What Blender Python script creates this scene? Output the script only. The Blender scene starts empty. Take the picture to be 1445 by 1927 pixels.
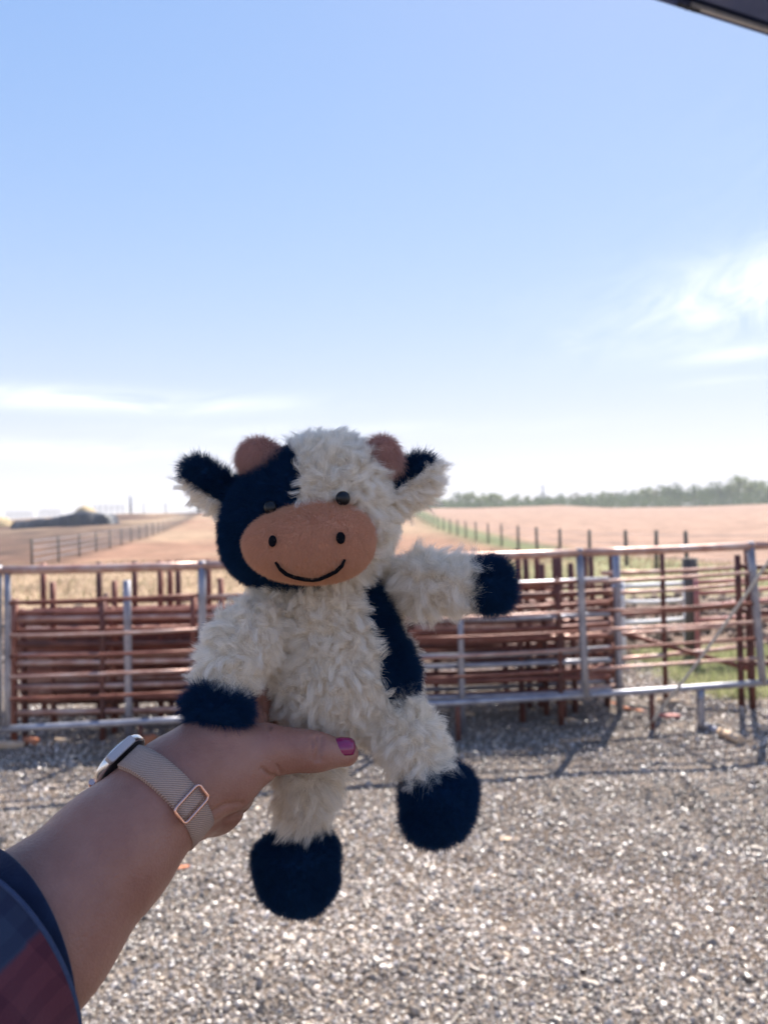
import bpy, math, random
import numpy as np
from mathutils import Vector, Matrix
from mathutils.kdtree import KDTree
import openvdb

# ------------------------------------------------------------------ camera, sky, sun, exposure
SC = bpy.context.scene
COL = SC.collection
F = 1391.0                      # focal length in photo pixels
CZ = 1.65
PITCH, ROLL = math.radians(0.9), math.radians(1.2)
CAM = Vector((0, 0, CZ))
fwd = Vector((0, math.cos(PITCH), math.sin(PITCH)))
up0 = Vector((0, -math.sin(PITCH), math.cos(PITCH)))
rt0 = Vector((1, 0, 0))
rt = rt0 * math.cos(ROLL) - up0 * math.sin(ROLL)
up = up0 * math.cos(ROLL) + rt0 * math.sin(ROLL)
RM = Matrix(((rt.x, fwd.x, up.x), (rt.y, fwd.y, up.y), (rt.z, fwd.z, up.z)))
RN = np.array(RM)

cam = bpy.data.cameras.new('camera')
cam.sensor_width = 36; cam.sensor_height = 36; cam.sensor_fit = 'AUTO'
cam.lens = F / 1927 * 36
cam.clip_start = 0.02; cam.clip_end = 5000
cam.dof.use_dof = True; cam.dof.focus_distance = 0.45; cam.dof.aperture_fstop = 9.0
co = bpy.data.objects.new('camera', cam); COL.objects.link(co)
m = Matrix(((rt.x, up.x, -fwd.x), (rt.y, up.y, -fwd.y), (rt.z, up.z, -fwd.z))).to_4x4()
m.translation = CAM
co.matrix_world = m
SC.camera = co

SUN_EL, SUN_AZ = math.radians(54), math.radians(25)     # azimuth clockwise from +Y (straight ahead)
w = bpy.data.worlds.new('World'); SC.world = w; w.use_nodes = True
nt = w.node_tree; nt.nodes.clear()
def N(nt, t, **kw):
    n = nt.nodes.new(t)
    for k, v in kw.items():
        if k.startswith('i_'):
            key = k[2:]
            n.inputs[int(key) if key.isdigit() else key].default_value = v
        else: setattr(n, k, v)
    return n
def L(nt, a, b): nt.links.new(a, b)
def mth(nt, op, a, b=None, c=None, clamp=False):
    n = nt.nodes.new('ShaderNodeMath'); n.operation = op; n.use_clamp = clamp
    for i, v in enumerate((a, b, c)):
        if v is None: continue
        if isinstance(v, (int, float)): n.inputs[i].default_value = v
        else: nt.links.new(v, n.inputs[i])
    return n.outputs[0]
sky = N(nt, 'ShaderNodeTexSky', sky_type='NISHITA', sun_disc=False, sun_elevation=SUN_EL,
        sun_rotation=SUN_AZ, altitude=200, air_density=1.0, dust_density=0.1, ozone_density=1.6)
tc = N(nt, 'ShaderNodeTexCoord')
sep = N(nt, 'ShaderNodeSeparateXYZ'); L(nt, tc.outputs['Generated'], sep.inputs[0])
az = mth(nt, 'ARCTAN2', sep.outputs[0], sep.outputs[1])
el = mth(nt, 'ARCSINE', sep.outputs[2])
comb = N(nt, 'ShaderNodeCombineXYZ')
L(nt, mth(nt, 'MULTIPLY', az, 5.0), comb.inputs[0])
L(nt, mth(nt, 'MULTIPLY', mth(nt, 'ADD', el, mth(nt, 'MULTIPLY', az, -0.12)), 34.0), comb.inputs[1])
ns = N(nt, 'ShaderNodeTexNoise', i_Scale=1.0, i_Detail=6.0, i_Roughness=0.6, i_Distortion=0.8)
L(nt, comb.outputs[0], ns.inputs['Vector'])
comb2 = N(nt, 'ShaderNodeCombineXYZ')
L(nt, mth(nt, 'MULTIPLY', az, 7.0), comb2.inputs[0])
L(nt, mth(nt, 'MULTIPLY', mth(nt, 'ADD', el, mth(nt, 'MULTIPLY', az, -0.25)), 16.0), comb2.inputs[1])
ns2 = N(nt, 'ShaderNodeTexNoise', i_Scale=1.3, i_Detail=7.0, i_Roughness=0.62, i_Distortion=1.2)
L(nt, comb2.outputs[0], ns2.inputs['Vector'])
def blob(a0, e0, sa, se, amp, noise, lo, hi, tilt=0.0):
    da = mth(nt, 'DIVIDE', mth(nt, 'SUBTRACT', az, math.radians(a0)), math.radians(sa))
    ee = mth(nt, 'SUBTRACT', el, math.radians(e0))
    if tilt: ee = mth(nt, 'SUBTRACT', ee, mth(nt, 'MULTIPLY', mth(nt, 'SUBTRACT', az, math.radians(a0)), tilt))
    de = mth(nt, 'DIVIDE', ee, math.radians(se))
    r2 = mth(nt, 'ADD', mth(nt, 'MULTIPLY', da, da), mth(nt, 'MULTIPLY', de, de))
    g = mth(nt, 'POWER', 2.718, mth(nt, 'MULTIPLY', r2, -1.0))
    mr = N(nt, 'ShaderNodeMapRange', i_1=lo, i_2=hi); L(nt, noise, mr.inputs[0])
    return mth(nt, 'MULTIPLY', mth(nt, 'MULTIPLY', g, mr.outputs[0]), amp)
cl = None
for b in [(31, 15.8, 10, 2.4, 1.5, ns2.outputs[0], .28, .74, .14), (26, 15, 12, 3.2, .2, ns2.outputs[0], .35, .8),
          (14.6, 13.2, 1.2, .5, .5, ns2.outputs[0], .3, .6), (26, 11.2, 3.5, .5, .6, ns.outputs[0], .3, .6),
          (25, 9.3, 3, .4, .5, ns.outputs[0], .3, .6),
          (-22, 9.3, 13, .75, 1.0, ns.outputs[0], .33, .66), (-26, 5.6, 13, .7, 1.0, ns.outputs[0], .35, .66),
          (-4, 7.2, 14, .6, .3, ns.outputs[0], .35, .66), (70, 22, 25, 7, .8, ns2.outputs[0], .38, .7), (-80, 18, 25, 5, .7, ns.outputs[0], .4, .7)]:
    o = blob(*b); cl = o if cl is None else mth(nt, 'ADD', cl, o)
cl = mth(nt, 'MINIMUM', cl, 0.95)
hs = N(nt, 'ShaderNodeHueSaturation', i_Hue=0.504, i_Saturation=1.27, i_Value=1.0)
L(nt, sky.outputs[0], hs.inputs['Color'])
mx = N(nt, 'ShaderNodeMix', data_type='RGBA')
L(nt, cl, mx.inputs[0]); tn = N(nt, 'ShaderNodeMix', data_type='RGBA', blend_type='MULTIPLY'); tn.inputs[0].default_value = 1; tn.inputs[7].default_value = (1.02, .78, 1.22, 1)
L(nt, hs.outputs[0], tn.inputs[6])
sc3 = N(nt, 'ShaderNodeSeparateColor'); L(nt, tn.outputs[2], sc3.inputs[0]); cc3 = N(nt, 'ShaderNodeCombineColor')
for i in range(3):          # soft highlight roll-off of the whole sky
    c_ = sc3.outputs[i]; L(nt, mth(nt, 'DIVIDE', mth(nt, 'MULTIPLY', c_, 3.1), mth(nt, 'ADD', mth(nt, 'MULTIPLY', c_, .46), 1.0)), cc3.inputs[i])
L(nt, cc3.outputs[0], mx.inputs[6]); mx.inputs[7].default_value = (6.7, 6.9, 7.1, 1)
bg = N(nt, 'ShaderNodeBackground', i_Strength=0.085); L(nt, mx.outputs[2], bg.inputs[0])
wo = N(nt, 'ShaderNodeOutputWorld'); L(nt, bg.outputs[0], wo.inputs[0])

sl = bpy.data.lights.new('sun', 'SUN'); sl.energy = 5.0; sl.angle = math.radians(0.5); sl.color = (1, .94, .86)
so = bpy.data.objects.new('sun', sl); COL.objects.link(so)
sd = Vector((math.sin(SUN_AZ) * math.cos(SUN_EL), math.cos(SUN_AZ) * math.cos(SUN_EL), math.sin(SUN_EL)))
so.rotation_euler = sd.to_track_quat('Z', 'Y').to_euler()
so.location = (0, 0, 20)
SC.view_settings.view_transform = 'Standard'; SC.view_settings.look = 'None'
SC.view_settings.exposure = 1.20; SC.view_settings.gamma = 1.0; SC.view_settings.use_curve_mapping = False
SC.render.engine = 'CYCLES'
SC.cycles.max_bounces = 12; SC.cycles.diffuse_bounces = 10; SC.cycles.transmission_bounces = 10; SC.cycles.transparent_max_bounces = 8
SC.cycles.sample_clamp_indirect = 6
SC.cycles.use_denoising = True
SC.cycles_curves.shape = 'RIBBONS'

random.seed(7)
RNG = np.random.default_rng(7)

# ------------------------------------------------------------------ helpers
def C(u, v, d):                 # camera frame: right, depth, up
    return np.array([(u - 722.5) / F * d, d, -(v - 963.5) / F * d])
def toW(p):                     # camera frame -> world (numpy n,3 or 3)
    return np.asarray(p) @ RN.T + np.array(CAM)
def W(u, v, d): return Vector(toW(C(u, v, d)))
def onG(u, v, z=0.0):           # the point where the view line meets height z
    r = np.array([(u - 722.5) / F, 1, -(v - 963.5) / F]) @ RN.T
    t = (z - CZ) / r[2]
    return Vector(r * t) + CAM

def tag(o, label=None, cat=None, group=None, kind=None):
    for k, v in (('label', label), ('category', cat), ('group', group), ('kind', kind)):
        if v: o[k] = v
    return o
def empty(name, loc, label=None, cat=None, group=None):
    o = bpy.data.objects.new(name, None); COL.objects.link(o); o.location = loc
    o.empty_display_size = 0.05
    return tag(o, label, cat, group)
def put(name, data, parent=None, mat=None):
    o = bpy.data.objects.new(name, data); COL.objects.link(o)
    if mat: data.materials.append(mat)
    if parent: o.parent = parent
    return o
def origin(parent):
    p = Vector((0, 0, 0)); q = parent
    while q is not None: p += q.location; q = q.parent
    return np.array(p)
def mesh_np(name, V, Fq, parent=None, mat=None, smooth=True, loc=None):
    """V world coords; Fq list of faces or numpy (n,k)"""
    V = np.asarray(V, dtype=np.float64)
    off = origin(parent) if parent else (np.array(loc) if loc is not None else np.zeros(3))
    me = bpy.data.meshes.new(name)
    if isinstance(Fq, np.ndarray):
        n, k = Fq.shape
        me.vertices.add(len(V)); me.vertices.foreach_set('co', (V - off).astype(np.float32).ravel())
        me.loops.add(n * k); me.loops.foreach_set('vertex_index', Fq.astype(np.int32).ravel())
        me.polygons.add(n); me.polygons.foreach_set('loop_start', np.arange(0, n * k, k, dtype=np.int32))
        me.update(calc_edges=True); me.validate()
    else:
        me.from_pydata((V - off).tolist(), [], Fq); me.update()
    me.polygons.foreach_set('use_smooth', [smooth] * len(me.polygons))
    o = put(name, me, parent, mat)
    if loc is not None and not parent: o.location = loc
    return o

class MB:
    def __init__(s): s.v = []; s.f = []
    def add(s, V, Fs):
        b = len(s.v); s.v += [tuple(p) for p in V]; s.f += [tuple(i + b for i in f) for f in Fs]
    def tube(s, pts, r, n=8, cap=True, flat=1.0):
        pts = [Vector(p) for p in pts]; rs = r if isinstance(r, (list, tuple)) else [r] * len(pts)
        V = []; Fs = []
        d0 = (pts[1] - pts[0]).normalized()
        a = d0.orthogonal().normalized()
        if abs(d0.z) < .9:
            a = Vector((0, 0, 1)) - d0 * d0.z; a.normalize()
        for i, p in enumerate(pts):
            d = (pts[min(i + 1, len(pts) - 1)] - pts[max(i - 1, 0)]).normalized()
            a = (a - d * a.dot(d)).normalized(); b = d.cross(a)
            for k in range(n):
                t = 2 * math.pi * k / n
                V.append(p + (a * math.cos(t) + b * math.sin(t) * flat) * rs[i])
        for i in range(len(pts) - 1):
            for k in range(n):
                Fs.append((i * n + k, i * n + (k + 1) % n, (i + 1) * n + (k + 1) % n, (i + 1) * n + k))
        if cap:
            Fs.append(tuple(range(n - 1, -1, -1))); Fs.append(tuple(range((len(pts) - 1) * n, len(pts) * n)))
        s.add(V, Fs); return s
    def box(s, c, ax, ay, az):      # centre and three half vectors, slightly chamfered ends
        c = Vector(c); ax, ay, az = Vector(ax), Vector(ay), Vector(az)
        V = []
        for sx in (-1, 1):
            for sy in (-1, 1):
                for sz in (-1, 1): V.append(c + ax * sx + ay * sy + az * sz)
        s.add(V, [(0, 1, 3, 2), (4, 6, 7, 5), (0, 4, 5, 1), (2, 3, 7, 6), (0, 2, 6, 4), (1, 5, 7, 3)]); return s
    def build(s, name, mat, parent=None, smooth=False, bevel=0, loc=None, wn=False):
        o = mesh_np(name, s.v, s.f, parent, mat, smooth, loc)
        if bevel:
            b = o.modifiers.new('bevel', 'BEVEL'); b.width = bevel; b.segments = 2; b.limit_method = 'ANGLE'
        if smooth:
            o.data.polygons.foreach_set('use_smooth', [len(p.vertices) <= 4 for p in o.data.polygons])
        return o

# ---- implicit surfaces
def ell(c, r, rot=None): return ('e', np.array(c, float), np.array(r, float), rot)
def cap(a, b, ra, rb): return ('c', np.array(a, float), np.array(b, float), ra, rb)
def px(d): return d / F
def E(u, v, d, rx, ry, rz, tilt=0.0):    # radii in photo pixels at depth d; tilt in degrees, clockwise seen from the camera
    t = math.radians(tilt); R = np.array([[math.cos(t), 0, -math.sin(t)], [0, 1, 0], [math.sin(t), 0, math.cos(t)]])
    return ell(C(u, v, d), np.array([rx, ry, rz]) * px(d), R)
def chain(pts):
    out = []
    for (a, b) in zip(pts[:-1], pts[1:]):
        out.append(cap(C(*a[:3]), C(*b[:3]), a[3] * px(a[2]), b[3] * px(b[2])))
    return out
def sdf_mesh(prims, h=0.0014, k=0.01, iso=0.0):
    lo = np.full(3, 1e9); hi = -lo
    bb = []
    for p in prims:
        if p[0] == 'e': a = p[1] - p[2].max(); b = p[1] + p[2].max()
        else:
            a = np.minimum(p[1] - p[3], p[2] - p[4]); b = np.maximum(p[1] + p[3], p[2] + p[4])
        bb.append((a, b)); lo = np.minimum(lo, a); hi = np.maximum(hi, b)
    lo -= k + 4 * h; hi += k + 4 * h
    n = np.ceil((hi - lo) / h).astype(int) + 1
    A = np.full(n, 0.03, np.float32)
    for p, (a, b) in zip(prims, bb):
        i0 = np.maximum(((a - lo - k - 3 * h) / h).astype(int), 0); i1 = np.minimum(np.ceil((b - lo + k + 3 * h) / h).astype(int) + 1, n)
        X = (np.arange(i0[0], i1[0]) * h + lo[0]).astype(np.float32)[:, None, None]
        Y = (np.arange(i0[1], i1[1]) * h + lo[1]).astype(np.float32)[None, :, None]
        Z = (np.arange(i0[2], i1[2]) * h + lo[2]).astype(np.float32)[None, None, :]
        if p[0] == 'e':
            x, y, z = X - p[1][0], Y - p[1][1], Z - p[1][2]
            if p[3] is not None:
                R = p[3]
                x, y, z = (R[0, 0] * x + R[0, 1] * y + R[0, 2] * z, R[1, 0] * x + R[1, 1] * y + R[1, 2] * z, R[2, 0] * x + R[2, 1] * y + R[2, 2] * z)
            rx, ry, rz = p[2]
            k0 = np.sqrt((x / rx) ** 2 + (y / ry) ** 2 + (z / rz) ** 2)
            k1 = np.sqrt((x / rx ** 2) ** 2 + (y / ry ** 2) ** 2 + (z / rz ** 2) ** 2) + 1e-6
            D = k0 * (k0 - 1) / k1
        else:
            ab = p[2] - p[1]; q = float(ab @ ab) + 1e-12
            x, y, z = X - p[1][0], Y - p[1][1], Z - p[1][2]
            t = np.clip((x * ab[0] + y * ab[1] + z * ab[2]) / q, 0, 1)
            D = np.sqrt((x - t * ab[0]) ** 2 + (y - t * ab[1]) ** 2 + (z - t * ab[2]) ** 2) - (p[3] + (p[4] - p[3]) * t)
        S = A[i0[0]:i1[0], i0[1]:i1[1], i0[2]:i1[2]]
        hh = np.maximum(k - np.abs(S - D), 0) / k
        A[i0[0]:i1[0], i0[1]:i1[1], i0[2]:i1[2]] = np.minimum(S, D) - hh * hh * k * .25
    g = openvdb.FloatGrid(0.03); g.copyFromArray(A)
    P, Q = g.convertToQuads(isovalue=iso)
    P = P.astype(np.float64) * h + lo; Q = Q.astype(np.int64)
    T = np.vstack([Q[:, [0, 1, 2]], Q[:, [0, 2, 3]]])
    vol = np.einsum('ij,ij->i', P[T[:, 0]], np.cross(P[T[:, 1]], P[T[:, 2]])).sum()
    if vol < 0: Q = Q[:, ::-1].copy()
    return P, Q
def vnormals(P, Q):
    n = np.cross(P[Q[:, 2]] - P[Q[:, 0]], P[Q[:, 3]] - P[Q[:, 1]])
    o = np.zeros_like(P)
    for i in range(4): np.add.at(o, Q[:, i], n)
    return o / (np.linalg.norm(o, axis=1, keepdims=True) + 1e-12)
def smooth_v(P, Q, it=2, f=.5):
    cnt = np.zeros(len(P)); 
    for i in range(4): np.add.at(cnt, Q[:, i], 2)
    for _ in range(it):
        s = np.zeros_like(P)
        for i in range(4):
            np.add.at(s, Q[:, i], P[Q[:, (i + 1) % 4]]); np.add.at(s, Q[:, i], P[Q[:, (i - 1) % 4]])
        P = P * (1 - f) + f * s / cnt[:, None]
    return P
def sample(P, Q, NV, n):
    T = np.vstack([Q[:, [0, 1, 2]], Q[:, [0, 2, 3]]])
    ar = np.linalg.norm(np.cross(P[T[:, 1]] - P[T[:, 0]], P[T[:, 2]] - P[T[:, 0]]), axis=1) / 2
    A = ar.sum(); c = np.cumsum(ar) / A
    i = np.searchsorted(c, RNG.random(n)).clip(0, len(T) - 1); t = T[i]
    a, b = RNG.random(n), RNG.random(n); f = a + b > 1; a[f] = 1 - a[f]; b[f] = 1 - b[f]
    w = np.stack([1 - a - b, a, b], 1)[:, :, None]
    p = (P[t] * w).sum(1); nn = (NV[t] * w).sum(1); nn /= np.linalg.norm(nn, axis=1, keepdims=True)
    return p, nn, A
def area(P, Q):
    return (np.linalg.norm(np.cross(P[Q[:, 2]] - P[Q[:, 0]], P[Q[:, 3]] - P[Q[:, 1]]), axis=1) / 2).sum()
def unproj(p):                  # camera-frame points -> photo pixels
    return np.stack([p[:, 0] / p[:, 1] * F + 722.5, -p[:, 2] / p[:, 1] * F + 963.5], 1)
def inpoly(uv, poly):
    x, y = uv[:, 0], uv[:, 1]; r = np.zeros(len(x), bool); j = len(poly) - 1
    for i in range(len(poly)):
        xi, yi = poly[i]; xj, yj = poly[j]
        c = ((yi > y) != (yj > y)) & (x < (xj - xi) * (y - yi) / (yj - yi + 1e-12) + xi); r ^= c; j = i
    return r
def strands(p, n, length, comb, clump=0.008, cstr=.75, crand=.5, jit=.12, curl=.0, droop=.3, steps=6, lrand=.3):
    """camera-frame roots and normals -> (n, steps, 3) control points in world space"""
    m_ = len(p); rad = None
    if clump:
        # clump centres: thin a random subset by distance
        idx = RNG.permutation(m_)[:min(m_, 6000)]; keep = []
        kd = None; cs = []
        grid = {}
        for i in idx:
            q = p[i]; key = tuple((q / clump).astype(int)); ok = True
            for dx in (-1, 0, 1):
                for dy in (-1, 0, 1):
                    for dz in (-1, 0, 1):
                        for j in grid.get((key[0] + dx, key[1] + dy, key[2] + dz), ()):
                            if ((p[j] - q) ** 2).sum() < (clump * .8) ** 2: ok = False
            if ok: grid.setdefault(key, []).append(i); keep.append(i)
        keep = np.array(keep); kd = KDTree(len(keep))
        for a, i in enumerate(keep): kd.insert(p[i], a)
        kd.balance()
        near = np.array([kd.find(q)[1] for q in p])
        ci = keep[near]; cp, cn = p[ci], n[ci]
        cr = RNG.normal(size=(len(keep), 3)); cr = cr[near]
        cr -= cn * (cr * cn).sum(1, keepdims=True); cr /= np.linalg.norm(cr, axis=1, keepdims=True)
        cl_ = (1 + lrand * RNG.uniform(-1, 1, len(keep)))[near][:, None]
        ph = RNG.uniform(0, 6.28, len(keep))[near][:, None]
    comb = np.broadcast_to(np.asarray(comb, float), p.shape)
    ct = comb - n * (comb * n).sum(1, keepdims=True)
    Ls = length * (1 + lrand * RNG.uniform(-.8, .4, m_))[:, None]
    jd = RNG.normal(size=(m_, 3)) * jit
    out = np.zeros((m_, steps, 3), np.float64)
    for s in range(steps):
        t = s / (steps - 1)
        own = p + n * Ls * t + ct * Ls * droop * t * t + jd * Ls * t
        if clump:
            cc = cp + cn * length * cl_ * t + (ct * droop + cr * crand) * length * cl_ * t ** 1.5
            side = np.cross(cn, cr)
            if curl: cc = cc + (side * np.sin(ph + t * 5.5) + cr * np.cos(ph + t * 5.5)) * length * curl * t
            w_ = cstr * t ** 1.1
            pos = own * (1 - w_) + w_ * (cc + (p - cp) * .22 + jd * length * t * .6)
        else: pos = own
        out[:, s] = pos
    return toW(out.reshape(-1, 3)).reshape(m_, steps, 3)
def curves(name, S, r_root, r_tip, parent, mat):
    m_, st, _ = S.shape
    hc = bpy.data.hair_curves.new(name); hc.add_curves([st] * m_)
    off = origin(parent)
    hc.points.foreach_set('position', (S - off).astype(np.float32).ravel())
    t = np.linspace(0, 1, st)
    rr = (np.broadcast_to(np.asarray(r_root), (m_,))[:, None] * (1 - t ** 1.5)[None] + r_tip * (t ** 1.5)[None])
    hc.attributes.new('radius', 'FLOAT', 'POINT') if 'radius' not in hc.attributes else None
    hc.attributes['radius'].data.foreach_set('value', rr.ravel().astype(np.float32))
    o = bpy.data.objects.new(name, hc); COL.objects.link(o); o.parent = parent
    hc.materials.append(mat)
    return o

# ------------------------------------------------------------------ materials
def mat(name):
    m_ = bpy.data.materials.new(name); m_.use_nodes = True
    t = m_.node_tree; t.nodes.clear()
    b = t.nodes.new('ShaderNodeBsdfPrincipled'); o = t.nodes.new('ShaderNodeOutputMaterial')
    t.links.new(b.outputs[0], o.inputs[0])
    return m_, t, b
def noise(t, scale, detail=4, rough=.6, coord='Object', vec=None, stretch=None):
    n = t.nodes.new('ShaderNodeTexNoise'); n.inputs['Scale'].default_value = scale
    n.inputs['Detail'].default_value = detail; n.inputs['Roughness'].default_value = rough
    c = t.nodes.new('ShaderNodeTexCoord'); src = c.outputs[coord]
    if stretch:
        mp = t.nodes.new('ShaderNodeMapping'); mp.inputs['Scale'].default_value = stretch
        t.links.new(src, mp.inputs[0]); src = mp.outputs[0]
    t.links.new(src, n.inputs['Vector']); return n.outputs[0]
def ramp(t, fac, stops):
    r = t.nodes.new('ShaderNodeValToRGB'); e = r.color_ramp.elements
    e[0].position, e[0].color = stops[0][0], (*stops[0][1], 1)
    e[1].position, e[1].color = stops[-1][0], (*stops[-1][1], 1)
    for s in stops[1:-1]:
        q = e.new(s[0]); q.color = (*s[1], 1)
    t.links.new(fac, r.inputs[0]); return r.outputs[0]
def bump(t, b, h, strength=.3, dist=.01):
    n = t.nodes.new('ShaderNodeBump'); n.inputs['Strength'].default_value = strength; n.inputs['Distance'].default_value = dist
    t.links.new(h, n.inputs['Height']); t.links.new(n.outputs[0], b.inputs['Normal'])
def simple(name, stops, scale=8, rough=.7, metal=0.0, bmp=.2, bd=.01, stretch=None, detail=5, spec=.5):
    m_, t, b = mat(name); f = noise(t, scale, detail, stretch=stretch)
    L(t, ramp(t, f, stops), b.inputs['Base Color']); b.inputs['Roughness'].default_value = rough
    b.inputs['Metallic'].default_value = metal; b.inputs['Specular IOR Level'].default_value = spec
    if bmp: bump(t, b, noise(t, scale * 6, 3), bmp, bd)
    return m_
def fur_mat(name, col, trans=.3, var=.12, spec=.0):
    m_ = bpy.data.materials.new(name); m_.use_nodes = True; t = m_.node_tree; t.nodes.clear()
    hi = t.nodes.new('ShaderNodeHairInfo')
    hsv = t.nodes.new('ShaderNodeHueSaturation'); hsv.inputs['Color'].default_value = (*col, 1)
    mr = t.nodes.new('ShaderNodeMapRange'); mr.inputs[3].default_value = 1 - var; mr.inputs[4].default_value = 1 + var * .6
    L(t, hi.outputs['Random'], mr.inputs[0]); L(t, mr.outputs[0], hsv.inputs['Value'])
    d = t.nodes.new('ShaderNodeBsdfDiffuse'); tr = t.nodes.new('ShaderNodeBsdfTranslucent')
    L(t, hsv.outputs[0], d.inputs[0]); L(t, hsv.outputs[0], tr.inputs[0])
    mx_ = t.nodes.new('ShaderNodeMixShader'); mx_.inputs[0].default_value = trans
    L(t, d.outputs[0], mx_.inputs[1]); L(t, tr.outputs[0], mx_.inputs[2]); last = mx_.outputs[0]
    if spec:
        g = t.nodes.new('ShaderNodeBsdfGlossy'); g.inputs['Roughness'].default_value = .5
        g.inputs[0].default_value = (*[min(1, c * 3 + .1) for c in col], 1)
        m2 = t.nodes.new('ShaderNodeMixShader'); m2.inputs[0].default_value = spec
        L(t, last, m2.inputs[1]); L(t, g.outputs[0], m2.inputs[2]); last = m2.outputs[0]
    o = t.nodes.new('ShaderNodeOutputMaterial'); L(t, last, o.inputs[0]); return m_

M = {}
WHITE, NAVY, TAN = (.985, .930, .835), (.010, .038, .095), (.74, .44, .29)
M['white_fur'] = fur_mat('white_fur', WHITE, .35, .22)
M['navy_fur'] = fur_mat('navy_fur', NAVY, .15, .3, .03)
M['tan_fur'] = fur_mat('tan_fur', TAN, .25, .12)
M['horn_fur'] = fur_mat('horn_fur', (.60, .36, .30), .25, .12)
def skin_two(name):            # woven backing under the pile, colour from the patch attribute
    m_, t, b = mat(name); a = t.nodes.new('ShaderNodeAttribute'); a.attribute_name = 'patch'
    x = t.nodes.new('ShaderNodeMix'); x.data_type = 'RGBA'
    x.inputs[6].default_value = (.80, .74, .66, 1); x.inputs[7].default_value = (*NAVY, 1)
    L(t, a.outputs['Fac'], x.inputs[0]); L(t, x.outputs[2], b.inputs['Base Color']); b.inputs['Roughness'].default_value = 1
    b.inputs['Specular IOR Level'].default_value = 0.05
    return m_
M['backing'] = skin_two('backing')
M['navy_cloth'] = simple('navy_cloth', [(0, NAVY), (1, NAVY)], 50, 1, 0, 0, spec=.05)
M['tan_cloth'] = simple('tan_cloth', [(.3, TAN), (.7, (.77, .46, .31))], 60, 1, 0, 0, spec=.05)
M['horn_cloth'] = simple('horn_cloth', [(.3, (.55, .33, .27)), (.7, (.60, .36, .30))], 60, 1, 0, 0, spec=.05)
M['thread'] = simple('thread', [(.3, (.003, .003, .005)), (.7, (.006, .006, .009))], 900, .9, 0, .5, .0004, spec=.12)
m_, t, b = mat('eye_plastic'); b.inputs['Roughness'].default_value = .3
L(t, ramp(t, noise(t, 90, 2), [(.3, (.004, .004, .006)), (.7, (.008, .008, .01))]), b.inputs['Base Color']); b.inputs['Specular IOR Level'].default_value = .35; M['eye'] = m_
# skin
m_, t, b = mat('skin')
f1 = noise(t, 22, 7, .7); f2 = noise(t, 260, 3)
cc = ramp(t, f1, [(.30, (.275, .118, .082)), (.50, (.34, .16, .112)), (.70, (.39, .20, .145))])
L(t, cc, b.inputs['Base Color']); b.inputs['Roughness'].default_value = .48
b.inputs['Subsurface Weight'].default_value = .25; b.inputs['Subsurface Radius'].default_value = (.012, .004, .002)
b.inputs['Subsurface Scale'].default_value = .6
vo = t.nodes.new('ShaderNodeTexVoronoi'); vo.inputs['Scale'].default_value = 900
tcx = t.nodes.new('ShaderNodeTexCoord'); L(t, tcx.outputs['Object'], vo.inputs['Vector'])
ad = mth(t, 'ADD', mth(t, 'MULTIPLY', vo.outputs['Distance'], .5), f2)
bump(t, b, ad, .55, .0007); M['skin'] = m_
m_, t, b = mat('nail_polish'); L(t, ramp(t, noise(t, 300, 2), [(.3, (.22, .006, .07)), (.7, (.26, .009, .085))]), b.inputs['Base Color'])
b.inputs['Roughness'].default_value = .12; b.inputs['Coat Weight'].default_value = .6; M['nail'] = m_
# watch
m_, t, b = mat('woven_strap')
uvn = t.nodes.new('ShaderNodeUVMap'); sp = t.nodes.new('ShaderNodeSeparateXYZ'); L(t, uvn.outputs[0], sp.inputs[0])
ph = mth(t, 'ADD', mth(t, 'MULTIPLY', sp.outputs[0], 2 * math.pi * 120), mth(t, 'MULTIPLY', sp.outputs[1], 34))
wv = mth(t, 'ADD', mth(t, 'MULTIPLY', mth(t, 'SINE', ph), .5), .5)
fine = mth(t, 'MULTIPLY', mth(t, 'ADD', mth(t, 'SINE', mth(t, 'MULTIPLY', sp.outputs[1], 180)), 1.0), .12)
hgt = mth(t, 'ADD', wv, fine)
L(t, ramp(t, hgt, [(.0, (.22, .13, .10)), (.6, (.60, .42, .33)), (1, (.70, .51, .41))]), b.inputs['Base Color'])
b.inputs['Roughness'].default_value = .8; bump(t, b, hgt, .9, .0006); M['strap'] = m_
M['rose_gold'] = simple('rose_gold', [(.3, (.75, .42, .32)), (.7, (.8, .48, .37))], 80, .22, 1, .1, .0003)
M['silver'] = simple('silver', [(.3, (.78, .75, .72)), (.7, (.86, .83, .80))], 80, .25, 1, .05, .0003)
M['grey_plastic'] = simple('grey_plastic', [(.3, (.40, .37, .38)), (.7, (.46, .43, .43))], 60, .4, 0, .05, .0003)
M['black_plastic'] = simple('black_plastic', [(.3, (.012, .012, .014)), (.7, (.02, .02, .022))], 60, .3, 0, .05, .0003)
m_, t, b = mat('watch_glass'); b.inputs['Base Color'].default_value = (.02, .022, .03, 1); b.inputs['Roughness'].default_value = .04; M['glass'] = m_
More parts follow.
